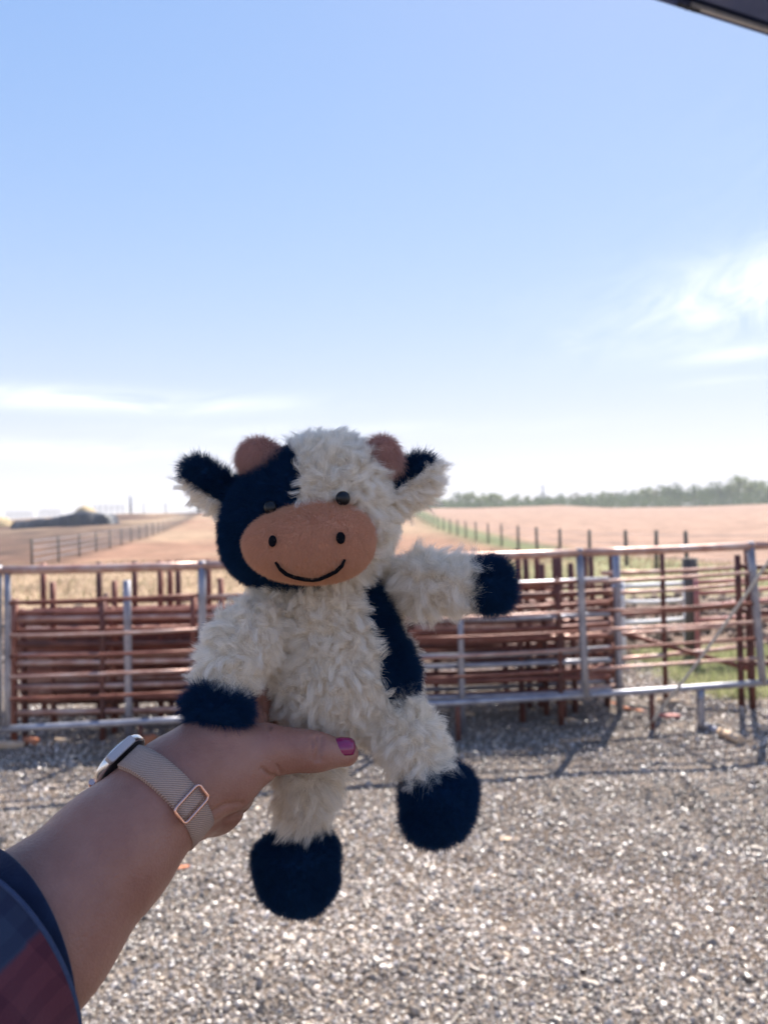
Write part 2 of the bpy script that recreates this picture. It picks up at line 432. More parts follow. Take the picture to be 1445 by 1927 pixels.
# sleeve (flat plaid print in the cloth's own coordinates)
def flannel(name, dark_only=False):
    m_, t, b = mat(name); u_ = t.nodes.new('ShaderNodeUVMap'); s_ = t.nodes.new('ShaderNodeSeparateXYZ'); L(t, u_.outputs[0], s_.inputs[0])
    nz = noise(t, 120, 5); warp = mth(t, 'MULTIPLY', mth(t, 'SUBTRACT', nz, .5), .012)
    fr = mth(t, 'FRACT', mth(t, 'MULTIPLY', mth(t, 'ADD', s_.outputs[0], warp), 3.0))
    band = ramp(t, fr, [(0, (.030, .044, .080)), (.48, (.024, .038, .072)), (.51, (.105, .030, .044)), (.98, (.12, .036, .048)), (1, (.03, .044, .08))])
    fine_ = mth(t, 'GREATER_THAN', mth(t, 'SINE', mth(t, 'MULTIPLY', mth(t, 'ADD', s_.outputs[0], warp), 150)), .2)
    fs = mth(t, 'LESS_THAN', mth(t, 'FRACT', mth(t, 'MULTIPLY', mth(t, 'ADD', s_.outputs[1], warp), 5.0)), .3)
    x = t.nodes.new('ShaderNodeMix'); x.data_type = 'RGBA'; x.blend_type = 'MULTIPLY'
    L(t, mth(t, 'ADD', mth(t, 'MULTIPLY', fine_, .3), mth(t, 'MULTIPLY', fs, .35)), x.inputs[0]); L(t, band, x.inputs[6]); x.inputs[7].default_value = (.45, .4, .6, 1)
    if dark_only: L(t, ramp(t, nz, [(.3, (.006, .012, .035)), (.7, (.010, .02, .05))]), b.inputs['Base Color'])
    else: L(t, x.outputs[2], b.inputs['Base Color'])
    b.inputs['Roughness'].default_value = .95; b.inputs['Sheen Weight'].default_value = .25; b.inputs['Specular IOR Level'].default_value = .1
    bump(t, b, noise(t, 700, 3), .5, .0008); return m_
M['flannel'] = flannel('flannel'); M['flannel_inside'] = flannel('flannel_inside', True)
# metals of the pens
M['rust'] = simple('rusty_pipe', [(.30, (.085, .024, .015)), (.46, (.18, .055, .034)), (.60, (.25, .095, .062)), (.74, (.40, .23, .17))], 5, .55, .15, .4, .003, stretch=(1, 1, 1))
M['rust_dark'] = simple('dark_rusty_pipe', [(.3, (.06, .022, .018)), (.5, (.12, .04, .03)), (.75, (.20, .075, .05))], 5, .6, .1, .4, .003)
M['rust_red'] = simple('faded_red_pipe', [(.3, (.35, .10, .09)), (.55, (.5, .2, .17)), (.75, (.62, .36, .3))], 4, .5, .05, .3, .003)
M['pink_rust'] = simple('pale_rusty_pipe', [(.3, (.30, .14, .11)), (.5, (.48, .29, .23)), (.7, (.60, .47, .42))], 6, .42, .3, .3, .003)
M['galv'] = simple('galvanised_pipe', [(.3, (.19, .19, .22)), (.48, (.30, .30, .34)), (.7, (.46, .45, .47))], 7, .42, .55, .25, .002)
M['white_pipe'] = simple('white_painted_pipe', [(.25, (.5, .48, .45)), (.4, (.78, .77, .75)), (.8, (.85, .84, .83))], 6, .5, 0, .2, .002)
M['old_wood'] = simple('weathered_wood', [(.3, (.06, .05, .045)), (.5, (.11, .095, .08)), (.7, (.17, .15, .13))], 9, .9, 0, .6, .01, stretch=(3, 3, .4))
M['pale_wood'] = simple('pale_scrap_wood', [(.3, (.42, .27, .17)), (.5, (.58, .42, .28)), (.75, (.68, .54, .40))], 12, .8, 0, .5, .004)
M['orange_wood'] = simple('orange_brick', [(.3, (.42, .15, .08)), (.6, (.58, .23, .12))], 14, .85, 0, .5, .004)
M['rope'] = simple('rope', [(.3, (.42, .38, .33)), (.7, (.60, .55, .47))], 60, .95, 0, .8, .003)
M['roof_board'] = simple('barn_roof_board', [(.3, (.06, .085, .19)), (.5, (.08, .11, .24)), (.7, (.11, .14, .27))], 5, .8, 0, .5, .004, stretch=(1, 1, 1))
M['roof_trim'] = simple('roof_trim_metal', [(.3, (.4, .4, .42)), (.7, (.6, .6, .62))], 12, .4, .6, .3, .002)
M['tarp'] = simple('black_tarp', [(.3, (.012, .013, .02)), (.7, (.03, .032, .045))], 2, .45, 0, .6, .05)
M['mound'] = simple('tan_feed_pile', [(.3, (.30, .22, .12)), (.7, (.42, .32, .18))], 3, .9, 0, .6, .1)
M['far_metal'] = simple('grey_far_metal', [(.3, (.25, .26, .3)), (.7, (.35, .36, .4))], 3, .6, .2, .1, .01)
M['stone'] = simple('pale_stone', [(.3, (.36, .30, .25)), (.7, (.55, .47, .38))], 30, .6, 0, .6, .004)

# ------------------------------------------------------------------ ground
def hor(u): return 985 - math.tan(ROLL) * (u - 722.5)
CR = [(-400, 14), (0, 22), (200, 30), (400, 28), (760, 28), (900, 26), (1050, 28), (1150, 21), (1300, 20), (1445, 22), (2000, 26)]
def terrain(x, y):
    r = np.hypot(x, y); yy = np.maximum(y, 1e-3)
    u = np.where(y > 0, np.clip(x / yy * F + 722.5, -400, 2000), np.where(x < 0, -400., 2000.))
    crest = np.interp(u, [c[0] for c in CR], [c[1] for c in CR])
    w_ = np.clip((u - 420) / 300, 0, 1); w_ = w_ * w_ * (3 - 2 * w_)
    Dc = 150 + 70 * w_; p_ = 1.6 - .4 * w_
    zc = CZ + crest / F * Dc
    front = np.clip((y + 40) / 60, 0, 1)
    d_ = np.where(y > 0, yy, 0)
    z = zc * np.clip((d_ - 30) / (Dc - 30), 0, 1) ** p_ * front
    z = z - np.clip(d_ - Dc - 8, 0, 140) * .03
    return z
def ground_z(x, y): return float(terrain(np.array([x]), np.array([y]))[0])
ys = np.concatenate([np.array([-200, -120, -60, -20, -8, -3]), np.arange(-1, 12, .1), 12 * 1.035 ** np.arange(0, 150)])
ys = ys[ys < 700]
us = np.linspace(-1, 1, 201); us = np.sign(us) * np.abs(us) ** 1.6
xs = []
V = []
for yv in ys:
    half = 14 + abs(yv) * 1.25
    V.append(np.stack([us * half, np.full_like(us, yv)], 1))
V = np.concatenate(V); Z = terrain(V[:, 0], V[:, 1])
def vn(x, y, s, seed=0):        # smooth value noise
    x = x / s + seed * 17.3; y = y / s + seed * 9.1; xi, yi = np.floor(x), np.floor(y); fx, fy = x - xi, y - yi
    fx = fx * fx * (3 - 2 * fx); fy = fy * fy * (3 - 2 * fy)
    h = lambda a, b: np.modf(np.abs(np.sin(a * 127.1 + b * 311.7) * 43758.5453))[0]
    return (h(xi, yi) * (1 - fx) + h(xi + 1, yi) * fx) * (1 - fy) + (h(xi, yi + 1) * (1 - fx) + h(xi + 1, yi + 1) * fx) * fy
X, Y = V[:, 0], V[:, 1]
near = np.clip(1 - Y / 12, 0, 1) * (Y > 1)
Z = Z + near * ((vn(X, Y, .6) - .5) * .045 + (vn(X, Y, .22, 3) - .5) * .038) + np.clip((Y - 8) / 20, 0, 1) * (vn(X, Y, 3, 5) - .5) * .12
def lerp(a, b, t): return a + (b - a) * t[:, None]
def sst(x, a, b): t_ = np.clip((x - a) / (b - a), 0, 1); return t_ * t_ * (3 - 2 * t_)
nz_ = vn(X, Y, 2.2, 1) * .6 + vn(X, Y, .7, 2) * .4; nzs = vn(X, Y, 1.1, 21) * .6 + vn(X, Y, .3, 22) * .4
nzb = vn(X, Y, 14, 4) * .5 + vn(X, Y, 5, 6) * .5
grav = np.array([.205, .165, .135]); dirt = np.array([.25, .140, .092]); ddirt = np.array([.075, .045, .034]); tan_ = np.array([.29, .185, .135])
green = np.array([.125, .14, .065]); ygreen = np.array([.26, .25, .13]); dry = np.array([.33, .235, .15])
Lx = -17 - (Y - 40) * 20 / 110 ; Rx = np.interp(Y, [0, 22, 45, 75, 250], [9.5, 9, 6.6, 6.0, 8])
col = np.tile(dirt, (len(X), 1))
col = lerp(col, dry, sst(nzb, .35, .7) * .7)
col = lerp(col, ygreen, sst(nzb + (X > -4) * .12, .55, .75) * sst(-Y, -75, -30) * .7)
col = lerp(col, ddirt, sst(Lx - X, -1.5, 1.5) * (.55 + .4 * sst(nz_, .3, .6)) * sst(Y, 20, 30))
col = lerp(col, dry, sst(Lx - X, 0, 3) * sst(Y, 90, 115) * sst(nzb, .4, .7))
gs = np.exp(-((X - Rx - .8) / (1.4 + Y * .006)) ** 2); col = lerp(col, green, np.clip(gs * 1.1, 0, 1))
col = lerp(col, tan_, sst(X - Rx, 2.0, 3.6) * sst(Y, 20, 26))
near_g = np.where(X < -1, dry[None].T, ygreen[None].T).T
mask = 1 - sst(Y + (nz_ - .5) * 4, 24, 36)
mask = mask * (1 - sst(X - Rx, 2, 3.6) * sst(Y, 20, 26))
col = col * (1 - mask[:, None]) + mask[:, None] * lerp(near_g, green, sst(nz_, .45, .7) * .6 * (X > -1))
gm = 1 - sst(Y + (nz_ - .5) * 3.5, 14.0, 17.0)
gm = gm * (1 - sst(X + (nz_ - .5) * 1.2, 2.7, 3.2) * sst(Y + (nz_ - .5) * .8, 6.5, 7.0) * (1 - sst(Y, 8.8, 9.8)))
soilb = sst(Y + (nz_ - .5) * 2, 7.5, 9.5)
gravc = lerp(np.tile(grav, (len(X), 1)), np.array([.23, .15, .11]), soilb * (.4 + .6 * sst(nz_, .3, .6)))
col = col * (1 - gm[:, None]) + gm[:, None] * lerp(gravc, np.array([.12, .088, .066]), sst(nzs, .42, .62) * .75)
nx = len(us); ny = len(ys)
ii = (np.arange(ny - 1)[:, None] * nx + np.arange(nx - 1)[None]).ravel()
Q = np.stack([ii, ii + 1, ii + nx + 1, ii + nx], 1)
m_, t, b = mat('ground_soil')
at = t.nodes.new('ShaderNodeAttribute'); at.attribute_name = 'soil'
v1 = noise(t, .45, 10, .72); v2 = noise(t, 26, 6, .7); v3 = noise(t, 120, 3, .7)
mixv = mth(t, 'ADD', mth(t, 'MULTIPLY', v1, .9), mth(t, 'ADD', mth(t, 'MULTIPLY', v2, .7), mth(t, 'MULTIPLY', v3, .5)))
hv = t.nodes.new('ShaderNodeHueSaturation'); mr = t.nodes.new('ShaderNodeMapRange'); mr.inputs[1].default_value = .75; mr.inputs[2].default_value = 1.35
mr.inputs[3].default_value = .15; mr.inputs[4].default_value = 1.8
L(t, mixv, mr.inputs[0]); L(t, mr.outputs[0], hv.inputs['Value']); L(t, at.outputs['Color'], hv.inputs['Color'])
L(t, hv.outputs[0], b.inputs['Base Color']); b.inputs['Roughness'].default_value = .95; b.inputs['Specular IOR Level'].default_value = .15
bump(t, b, mth(t, 'ADD', v2, v3), .7, .02)
g = mesh_np('ground', np.column_stack([X, Y, Z]), Q, None, m_, True); tag(g, kind='structure')
ca = g.data.color_attributes.new('soil', 'FLOAT_COLOR', 'POINT')
ca.data.foreach_set('color', np.column_stack([col, np.ones(len(col))]).astype(np.float32).ravel())

# gravel: small faceted stones lying on the yard
ico_v = []; ph_ = (1 + 5 ** .5) / 2
for a_, b_ in ((1, ph_), (-1, ph_), (1, -ph_), (-1, -ph_)): ico_v += [(0, a_, b_), (a_, b_, 0), (b_, 0, a_)]
ico_v = np.array(ico_v, float); ico_v /= np.linalg.norm(ico_v[0])
ico_f = []
for i in range(12):
    for j in range(i + 1, 12):
        for k in range(j + 1, 12):
            if all(np.linalg.norm(ico_v[a_] - ico_v[b_]) < 1.06 for a_, b_ in ((i, j), (j, k), (i, k))):
                f = (i, j, k)
                if np.dot(np.cross(ico_v[j] - ico_v[i], ico_v[k] - ico_v[i]), ico_v[i]) < 0: f = (i, k, j)
                ico_f.append(f)
ico_f = np.array(ico_f)
def near_noise(X, Y):
    near = np.clip(1 - Y / 12, 0, 1) * (Y > 1)
    return near * ((vn(X, Y, .6) - .5) * .045 + (vn(X, Y, .22, 3) - .5) * .038)
def rotm(n):
    q = RNG.normal(size=(n, 4)); q /= np.linalg.norm(q, axis=1, keepdims=True); a, b_, c, d = q.T
    return np.stack([np.stack([1 - 2 * (c * c + d * d), 2 * (b_ * c - a * d), 2 * (b_ * d + a * c)], 1), np.stack([2 * (b_ * c + a * d), 1 - 2 * (b_ * b_ + d * d), 2 * (c * d - a * b_)], 1), np.stack([2 * (b_ * d - a * c), 2 * (c * d + a * b_), 1 - 2 * (b_ * b_ + c * c)], 1)], 1)
n = 94000
yy = 2.0 + 8.5 * RNG.random(n) ** 1.45; xx = RNG.uniform(-1, 1, n) * (.7 + .60 * yy); fo = RNG.random(n) < .13; xx = np.where(fo, xx * 1.5 * (1 + .5 * RNG.random(n)) + .5 * RNG.normal(size=n), xx + .08 * RNG.normal(size=n)); yy = np.where(fo, yy - 1.1 * RNG.random(n) ** 2, yy - .25 * RNG.random(n) ** 3)
keep = ~((xx > 3.1) & (yy > 6.6)) & (RNG.random(n) < .35 + 1.1 * vn(xx, yy, .35, 8)); xx, yy = xx[keep], yy[keep]; n = len(xx)
sz = .0042 + .0085 * RNG.random(n) ** 2.4 + .012 * (RNG.random(n) > .985) * RNG.random(n); sz *= (1 + .05 * yy)
S_ = np.stack([sz * RNG.uniform(.8, 1.5, n), sz * RNG.uniform(.7, 1.1, n), sz * RNG.uniform(.45, .9, n)], 1)
R_ = rotm(n)
base = ico_v[None] * (1 + .22 * RNG.uniform(-1, 1, (n, 12, 1)))
P = np.einsum('nij,nkj->nki', R_, base * S_[:, None, :])
zz = near_noise(xx, yy) + sz * .35
P[:, :, 0] += xx[:, None]; P[:, :, 1] += yy[:, None]; P[:, :, 2] += zz[:, None]
FQ = (ico_f[None] + (np.arange(n) * 12)[:, None, None]).reshape(-1, 3)
m_, t, b = mat('gravel_stone'); at = t.nodes.new('ShaderNodeAttribute'); at.attribute_name = 'shade'
L(t, at.outputs['Color'], b.inputs['Base Color']); b.inputs['Roughness'].default_value = .33; b.inputs['Specular IOR Level'].default_value = .8
bump(t, b, noise(t, 400, 3), .4, .002)
go = mesh_np('gravel', P.reshape(-1, 3), FQ, None, m_, False); tag(go, 'loose pale gravel covering the sunlit yard in front of the pipe fence', 'gravel', kind='stuff')
oct_v = np.array([(1, 0, 0), (-1, 0, 0), (0, 1, 0), (0, -1, 0), (0, 0, 1), (0, 0, -1)], float)
oct_f = np.array([(0, 2, 4), (2, 1, 4), (1, 3, 4), (3, 0, 4), (2, 0, 5), (1, 2, 5), (3, 1, 5), (0, 3, 5)])
n2 = 132000; y2 = 2.0 + 5.5 * RNG.random(n2) ** 1.5; x2 = RNG.uniform(-1, 1, n2) * (.6 + .58 * y2); fo = RNG.random(n2) < .13; x2 = np.where(fo, x2 * 1.5 * (1 + .5 * RNG.random(n2)) + .5 * RNG.normal(size=n2), x2 + .08 * RNG.normal(size=n2)); y2 = np.where(fo, y2 - 1.1 * RNG.random(n2) ** 2, y2 - .25 * RNG.random(n2) ** 3)
kp = ~((x2 > 3.0) & (y2 > 6.4)); x2, y2 = x2[kp], y2[kp]; n2 = len(x2)
s2 = (.0032 + .0035 * RNG.random(n2)) * (1 + .06 * y2); R2_ = rotm(n2)
P2 = np.einsum('nij,nkj->nki', R2_, oct_v[None] * RNG.uniform(.65, 1.3, (n2, 6, 1)) * s2[:, None, None])
P2[:, :, 0] += x2[:, None]; P2[:, :, 1] += y2[:, None]; P2[:, :, 2] += (near_noise(x2, y2) + s2 * .3)[:, None]
g2 = mesh_np('fine_gravel', P2.reshape(-1, 3), (oct_f[None] + (np.arange(n2) * 6)[:, None, None]).reshape(-1, 3), None, m_, False); tag(g2, 'fine pale pebbles between the larger gravel stones of the yard', 'gravel', kind='stuff')
t2 = (.16 + .40 * RNG.random(n2) ** 1.6) * (.40 + 1.15 * (vn(x2, y2, 1.1, 21) * .55 + vn(x2, y2, .3, 22) * .45)); w2 = RNG.uniform(-1, 1, n2)
c2 = np.stack([t2 * (1.09 + .05 * w2), t2 * .93, t2 * (.80 - .06 * w2), np.ones(n2)], 1)
ca = g2.data.color_attributes.new('shade', 'FLOAT_COLOR', 'POINT'); ca.data.foreach_set('color', np.repeat(c2, 6, 0).astype(np.float32).ravel())
k_ = RNG.random(n); tone = (.15 + .50 * k_ ** 1.8) * (.40 + 1.15 * (vn(xx, yy, 1.1, 21) * .55 + vn(xx, yy, .3, 22) * .45)); warm = RNG.uniform(-1, 1, n)
cs = np.stack([tone * (1.09 + .08 * warm), tone * .93, tone * (.79 - .09 * warm), np.ones(n)], 1)
ca = go.data.color_attributes.new('shade', 'FLOAT_COLOR', 'POINT'); ca.data.foreach_set('color', np.repeat(cs, 12, 0).astype(np.float32).ravel())

n = 5200
xx = RNG.uniform(-7, 8, n); yy = RNG.uniform(8.8, 15.5, n); keep = vn(xx, yy, .9, 11) > .38; xx, yy = xx[keep], yy[keep]; n = len(xx)
sz = .025 + .07 * RNG.random(n) ** 2; S_ = np.stack([sz * 1.3, sz, sz * .7], 1); R_ = rotm(n)
P = np.einsum('nij,nkj->nki', R_, ico_v[None] * (1 + .3 * RNG.uniform(-1, 1, (n, 12, 1))) * S_[:, None, :])
P[:, :, 0] += xx[:, None]; P[:, :, 1] += yy[:, None]; P[:, :, 2] += sz[:, None] * .3
m_, t, b = mat('clod'); at = t.nodes.new('ShaderNodeAttribute'); at.attribute_name = 'shade'
L(t, at.outputs['Color'], b.inputs['Base Color']); b.inputs['Roughness'].default_value = .9; b.inputs['Specular IOR Level'].default_value = .1; bump(t, b, noise(t, 60, 4), .5, .01)
co_ = mesh_np('clods', P.reshape(-1, 3), (ico_f[None] + (np.arange(n) * 12)[:, None, None]).reshape(-1, 3), None, m_, False)
tag(co_, 'brown dirt clods and litter on the ground inside the pens', 'dirt clods', kind='stuff')
tone = .08 + .5 * RNG.random(n) ** 2; cs = np.stack([tone, tone * .74, tone * .56, np.ones(n)], 1)
ca = co_.data.color_attributes.new('shade', 'FLOAT_COLOR', 'POINT'); ca.data.foreach_set('color', np.repeat(cs, 12, 0).astype(np.float32).ravel())
# grass behind the fence
def grass(name, n, fx, fy, hmin, hmax, cols, label):
    x, y = fx(n), fy(n); keep = y > 0; x, y = x[keep], y[keep]; n = len(x)
    z = terrain(x, y) + near_noise(x, y); h_ = RNG.uniform(hmin, hmax, n); a = RNG.uniform(0, 6.28, n); wd = h_ * .09
    lean = RNG.normal(0, .35, (n, 2)) * h_[:, None]
    p0 = np.stack([x - np.cos(a) * wd, y - np.sin(a) * wd, z], 1); p1 = np.stack([x + np.cos(a) * wd, y + np.sin(a) * wd, z], 1)
    p2 = np.stack([x + lean[:, 0], y + lean[:, 1], z + h_], 1)
    P = np.stack([p0, p1, p2], 1).reshape(-1, 3); Fq = np.arange(n * 3).reshape(-1, 3)
    m_, t, b = mat(name + '_blade'); at = t.nodes.new('ShaderNodeAttribute'); at.attribute_name = 'shade'
    L(t, at.outputs['Color'], b.inputs['Base Color']); b.inputs['Roughness'].default_value = .7
    tl = t.nodes.new('ShaderNodeBsdfTranslucent'); L(t, at.outputs['Color'], tl.inputs[0]); ms = t.nodes.new('ShaderNodeMixShader'); ms.inputs[0].default_value = .45
    L(t, b.outputs[0], ms.inputs[1]); L(t, tl.outputs[0], ms.inputs[2]); L(t, ms.outputs[0], [q for q in t.nodes if q.type == 'OUTPUT_MATERIAL'][0].inputs[0])
    o = mesh_np(name, P, Fq, None, m_, False); tag(o, label, 'grass', kind='stuff')
    cs = np.array(cols)[RNG.integers(0, len(cols), n)] * RNG.uniform(.7, 1.2, (n, 1)); cs = np.column_stack([cs, np.ones(n)])
    ca = o.data.color_attributes.new('shade', 'FLOAT_COLOR', 'POINT'); ca.data.foreach_set('color', np.repeat(cs, 3, 0).astype(np.float32).ravel())
GC = [(.38, .39, .19), (.42, .42, .23), (.46, .42, .26), (.30, .34, .15)]
grass('grass', 22000, lambda n: RNG.uniform(2.9, 7, n), lambda n: 6.7 + 2.6 * RNG.random(n), .03, .09, GC, 'yellow green grass growing past the right end of the pipe fence')
grass('dry_grass', 22000, lambda n: RNG.uniform(-22, 12, n), lambda n: RNG.uniform(16, 36, n), .06, .2, [(.37, .26, .17), (.32, .25, .15), (.27, .25, .12), (.40, .28, .20)], 'thin dry grass behind the pens before the bare field')

ORD = ['first', 'second', 'third', 'fourth', 'fifth', 'sixth', 'seventh', 'eighth', 'ninth', 'tenth', 'eleventh', 'twelfth', 'thirteenth', 'fourteenth', 'fifteenth', 'sixteenth', 'seventeenth', 'eighteenth', 'nineteenth']
def nth(i): return ORD[i] if i < 19 else {2: 'twenty', 3: 'thirty', 4: 'forty', 5: 'fifty', 6: 'sixty', 7: 'seventy', 8: 'eighty', 9: 'ninety'}[(i + 1) // 10] + ('-' + ORD[(i + 1) % 10 - 1] if (i + 1) % 10 else '') + ('' if (i + 1) % 10 else 'th')
# ------------------------------------------------------------------ barn roof
eT = Vector((math.sin(math.radians(67.7)), math.cos(math.radians(67.7)), 0)); eI = Vector((eT.y, -eT.x, 0))
e0 = W(1235, 0, 3.2); slope = eI * .97 + Vector((0, 0, .243)); e0 = e0 - slope * .052
roof = empty('barn_roof', e0, 'dark blue grey board underside of the barn roof eave in the top right corner', 'roof')
slope = eI * .97 + Vector((0, 0, .243)); nrm = eT.cross(slope).normalized()
if nrm.z < 0: nrm = -nrm
bwd = .24
for i in range(6):  # unseen depth cut short: shades the toy, leaves ground behind the camera sunlit
    c0 = e0 + slope * (bwd * (i + .5) + .10) + nrm * .02
    MB().box(c0, eT * 7.5, slope * (bwd / 2 - .003), nrm * .011).build('board', M['roof_board'], roof, bevel=0)
for i in range(13):
    c0 = e0 + eT * (-7.2 + 1.2 * i + .35) + slope * .80 + nrm * (.02 + .011 + .072)
    MB().box(c0, eT * .022, slope * .70, nrm * .07).build('rafter', M['old_wood'], roof)
MB().box(e0 + slope * .058 + nrm * .07, eT * 7.5, slope * .006, nrm * .075).build('fascia', M['roof_board'], roof, bevel=.003)
MB().box(e0 + slope * .076 + nrm * .0 + eT * 3.87, eT * 3.7, slope * .006, nrm * .012).build('drip_edge', M['roof_trim'], roof, bevel=.001)
MB().box(e0 + slope * .78 + nrm * .19, eT * 7.55, slope * .80, nrm * .012).build('roof_sheet', M['roof_trim'], roof)
# ragged splinter hanging at the joint of the eave
mb = MB()
for i in range(7):
    a0 = e0 + eT * (.10 + .018 * i) + slope * .07 + nrm * -.01
    mb.tube([a0, a0 + eT * .02 - Vector((0, 0, .008 + .008 * random.random()))], [.012, .004], 5)
mb.build('torn_edge', M['tarp'], roof)

# ------------------------------------------------------------------ pipe fence across the yard
def rail(parent, A, B, r, m_, name='rail', sag=0.0, n=10):
    A, B = Vector(A), Vector(B); pts = []
    for i in range(5):
        t_ = i / 4; pts.append(A.lerp(B, t_) - Vector((0, 0, sag * 4 * t_ * (1 - t_))))
    return MB().tube(pts, r, n).build(name, m_, parent, smooth=True)
# columns: u at top, v top, u at bottom, v bottom, depth
FC = [(-330, 1084, -330, 1392, 5.12), (5, 1073, 5, 1372, 5.25), (388, 1064, 390, 1351, 5.38), (745, 1051, 752, 1328, 5.52), (1097, 1040, 1108, 1308, 5.68), (1418, 1027, 1441, 1284, 5.86), (1760, 1016, 1795, 1262, 6.05)]
labs = ['leftmost pipe fence panel running out of the left edge', 'rusty pipe fence panel with galvanised posts left of the toy', 'pipe fence panel mostly hidden behind the plush toy', 'pipe fence panel just right of the plush toy paw', 'pipe fence panel crossed by the slanting pale rope', 'rightmost pipe fence panel leaving the frame beyond the rope']
fr_r = [.20, .415, .55, .68, .82]
for i in range(len(FC) - 1):
    a, b_ = FC[i], FC[i + 1]
    At, Ab, Bt, Bb = W(a[0], a[1], a[4]), W(a[2], a[3], a[4]), W(b_[0], b_[1], b_[4]), W(b_[2], b_[3], b_[4])
    base = (Ab + Bb) / 2; base.z = 0
    p = empty('pipe_fence', base, labs[i], 'fence panel', 'pipe fence panels across the yard')
    d = (Bt - At).normalized()
    rail(p, At + d * .004, Bt - d * .004, .031, M['pink_rust'], 'top_rail', .004, 14)
    for k, fr in enumerate(fr_r):
        j = random.uniform(-.008, .008)
        rail(p, At.lerp(Ab, fr + j) + d * .02, Bt.lerp(Bb, fr - j) - d * .02, .0125 if k else .014, M['pink_rust'] if (k + i) % 2 == 0 else M['rust'], 'rail', random.uniform(0, .01))
    rail(p, Ab + d * .004, Bb - d * .004, .026, M['galv'], 'bottom_rail', .003, 14)
    rail(p, Bt + (Bt - Bb) * .03 - d * .03, Bb - (Bt - Bb) * .02 - d * .03, .029 if i != 2 else .025, M['galv'], 'post', 0, 14)
    if i in (0, 1): rail(p, At + d * .035, Ab + d * .035, .022, M['galv' if i == 1 else 'rust'], 'post', 0, 12)
    # legs
    for (lu, mm) in {1: [(.67, 'rust_dark')], 3: [(.3, 'rust_dark')], 4: [(.345, 'rust_dark'), (.62, 'galv')]}.get(i, [(.5, 'rust_dark')]):
        q = Ab.lerp(Bb, lu); e_ = q.copy(); e_.z = -.02
        rail(p, q - Vector((0, 0, .02)), e_, .02 if mm != 'galv' else .033, M[mm], 'leg', 0, 8)
# uprights of the fence panel interior (rusty stay)
# ---------------- stack of old corral panels leaning behind the fence
def corral(u0, u1, d0, d1, ztop, zbot, nr, posts, m_, mp, label, lean=.0, r=.021, grp='old rusty corral panels stacked behind the fence', tall=0.06, cat='corral panel', name='corral_panel'):
    A = W(u0, 985, d0); B = W(u1, 985, d1); A.z = B.z = 0
    dd = (B - A).normalized(); back = Vector((-dd.y, dd.x, 0))
    p = empty(name, (A + B) / 2, label, cat, grp)
    def at(t_, z): q = A.lerp(B, t_); q.z = z; return q + back * lean * z
    for k in range(nr):
        z = zbot + (ztop - zbot) * (k / (nr - 1)) ** .9 + random.uniform(-.015, .015)
        rail(p, at(0, z + random.uniform(-.01, .01)), at(1, z + random.uniform(-.01, .01)), r * random.uniform(.85, 1.1), random.choice(m_), 'rail', random.uniform(0, .02), 8)
    for t_ in posts:
        rail(p, at(t_, -.02), at(t_, ztop + tall), r * 1.25, random.choice(mp), 'upright', 0, 8)
    return p
R1, R2, PK = M['rust'], M['rust_dark'], M['pink_rust']
lab = ['nearest', 'second', 'third', 'fourth', 'fifth', 'sixth', 'seventh']
def G(u, d): return W(u, 985, d)
for i, (u0, u1, d0, zt, zb, nr, ps, tl) in enumerate([
        (22, 690, 5.75, 1.02, .24, 10, (0, .245, .5, .98), .10), (30, 700, 5.95, .98, .20, 10, (.02, .265, .8, 1), .05), (36, 640, 6.15, .92, .22, 9, (.1, .29, .62), .30),
        (45, 720, 6.35, 1.03, .24, 10, (.2, .37, .42), .34), (60, 690, 6.6, .94, .18, 9, (.03, .30, .405, .52), .42), (20, 730, 6.85, .86, .22, 9, (.0, .25, .5, .75), .2)]):
    corral(u0, u1, d0, d0 + .12, zt, zb, nr, ps, [R1, R1, R2, PK] if i < 3 else [R1, R2], [R1, R2],
           f'{lab[i]} rusty corral panel in the dense stack behind the left part of the fence', lean=random.uniform(-.03, .05), tall=tl)
for i, (u0, u1, d0, zt, zb, nr, ps, tl) in enumerate([
        (765, 1143, 5.85, 1.16, .26, 10, (.74,), .02), (772, 1145, 6.32, 1.10, .24, 11, (.97,), .05), (770, 1052, 6.0, 1.12, .24, 10, (0, .72, 1), .30), (760, 1150, 6.2, 1.04, .22, 9, (.0, .66, .80), .24), (780, 1045, 6.45, 1.08, .2, 10, (.3, .78, .86, .99), .30),
        (740, 1145, 6.7, .98, .24, 9, (.5, .92), .34), (730, 1145, 6.95, 1.02, .25, 9, (.2, .88, 1), .3)]):
    corral(u0, u1, d0, d0 + .15, zt, zb, nr, ps, [R1, R1, PK, R2, M['galv']] if i < 3 else [R1, R2, PK], [R2, R2, R1],
           f'{lab[i]} rusty corral panel in the stack behind the fence right of the toy', lean=random.uniform(-.03, .04), tall=tl)
corral(858, 866, 5.8, 5.82, .9, .3, 2, (.5,), [M['galv']], [M['galv']], 'short grey galvanised upright standing among the rusty panels near the toy', grp=None, r=.02)
corral(1152, 1162, 6.3, 6.32, 1.1, .25, 2, (.5,), [M['galv']], [M['galv']], 'grey galvanised upright close behind the post right of the toy', grp=None, r=.026, tall=.28)
corral(232, 243, 5.62, 5.63, 1.1, .3, 2, (.5,), [M['galv']], [M['galv']], 'pale galvanised upright in front of the stacked panels at left', grp=None, r=.024, tall=.16)
corral(1130, 1420, 6.5, 7.1, 1.18, .42, 5, (.37, .93), [R1, PK], [R2], 'open rusty gate with dark uprights behind the slanting rope', grp=None, tall=.18, r=.019)
corral(1166, 1286, 8.6, 8.7, .86, .46, 3, (0, 1), [M['white_pipe']], [M['white_pipe']], 'low gate of three white rails behind the rusty panels', grp=None, tall=.05, r=.028, cat='gate', name='white_gate')
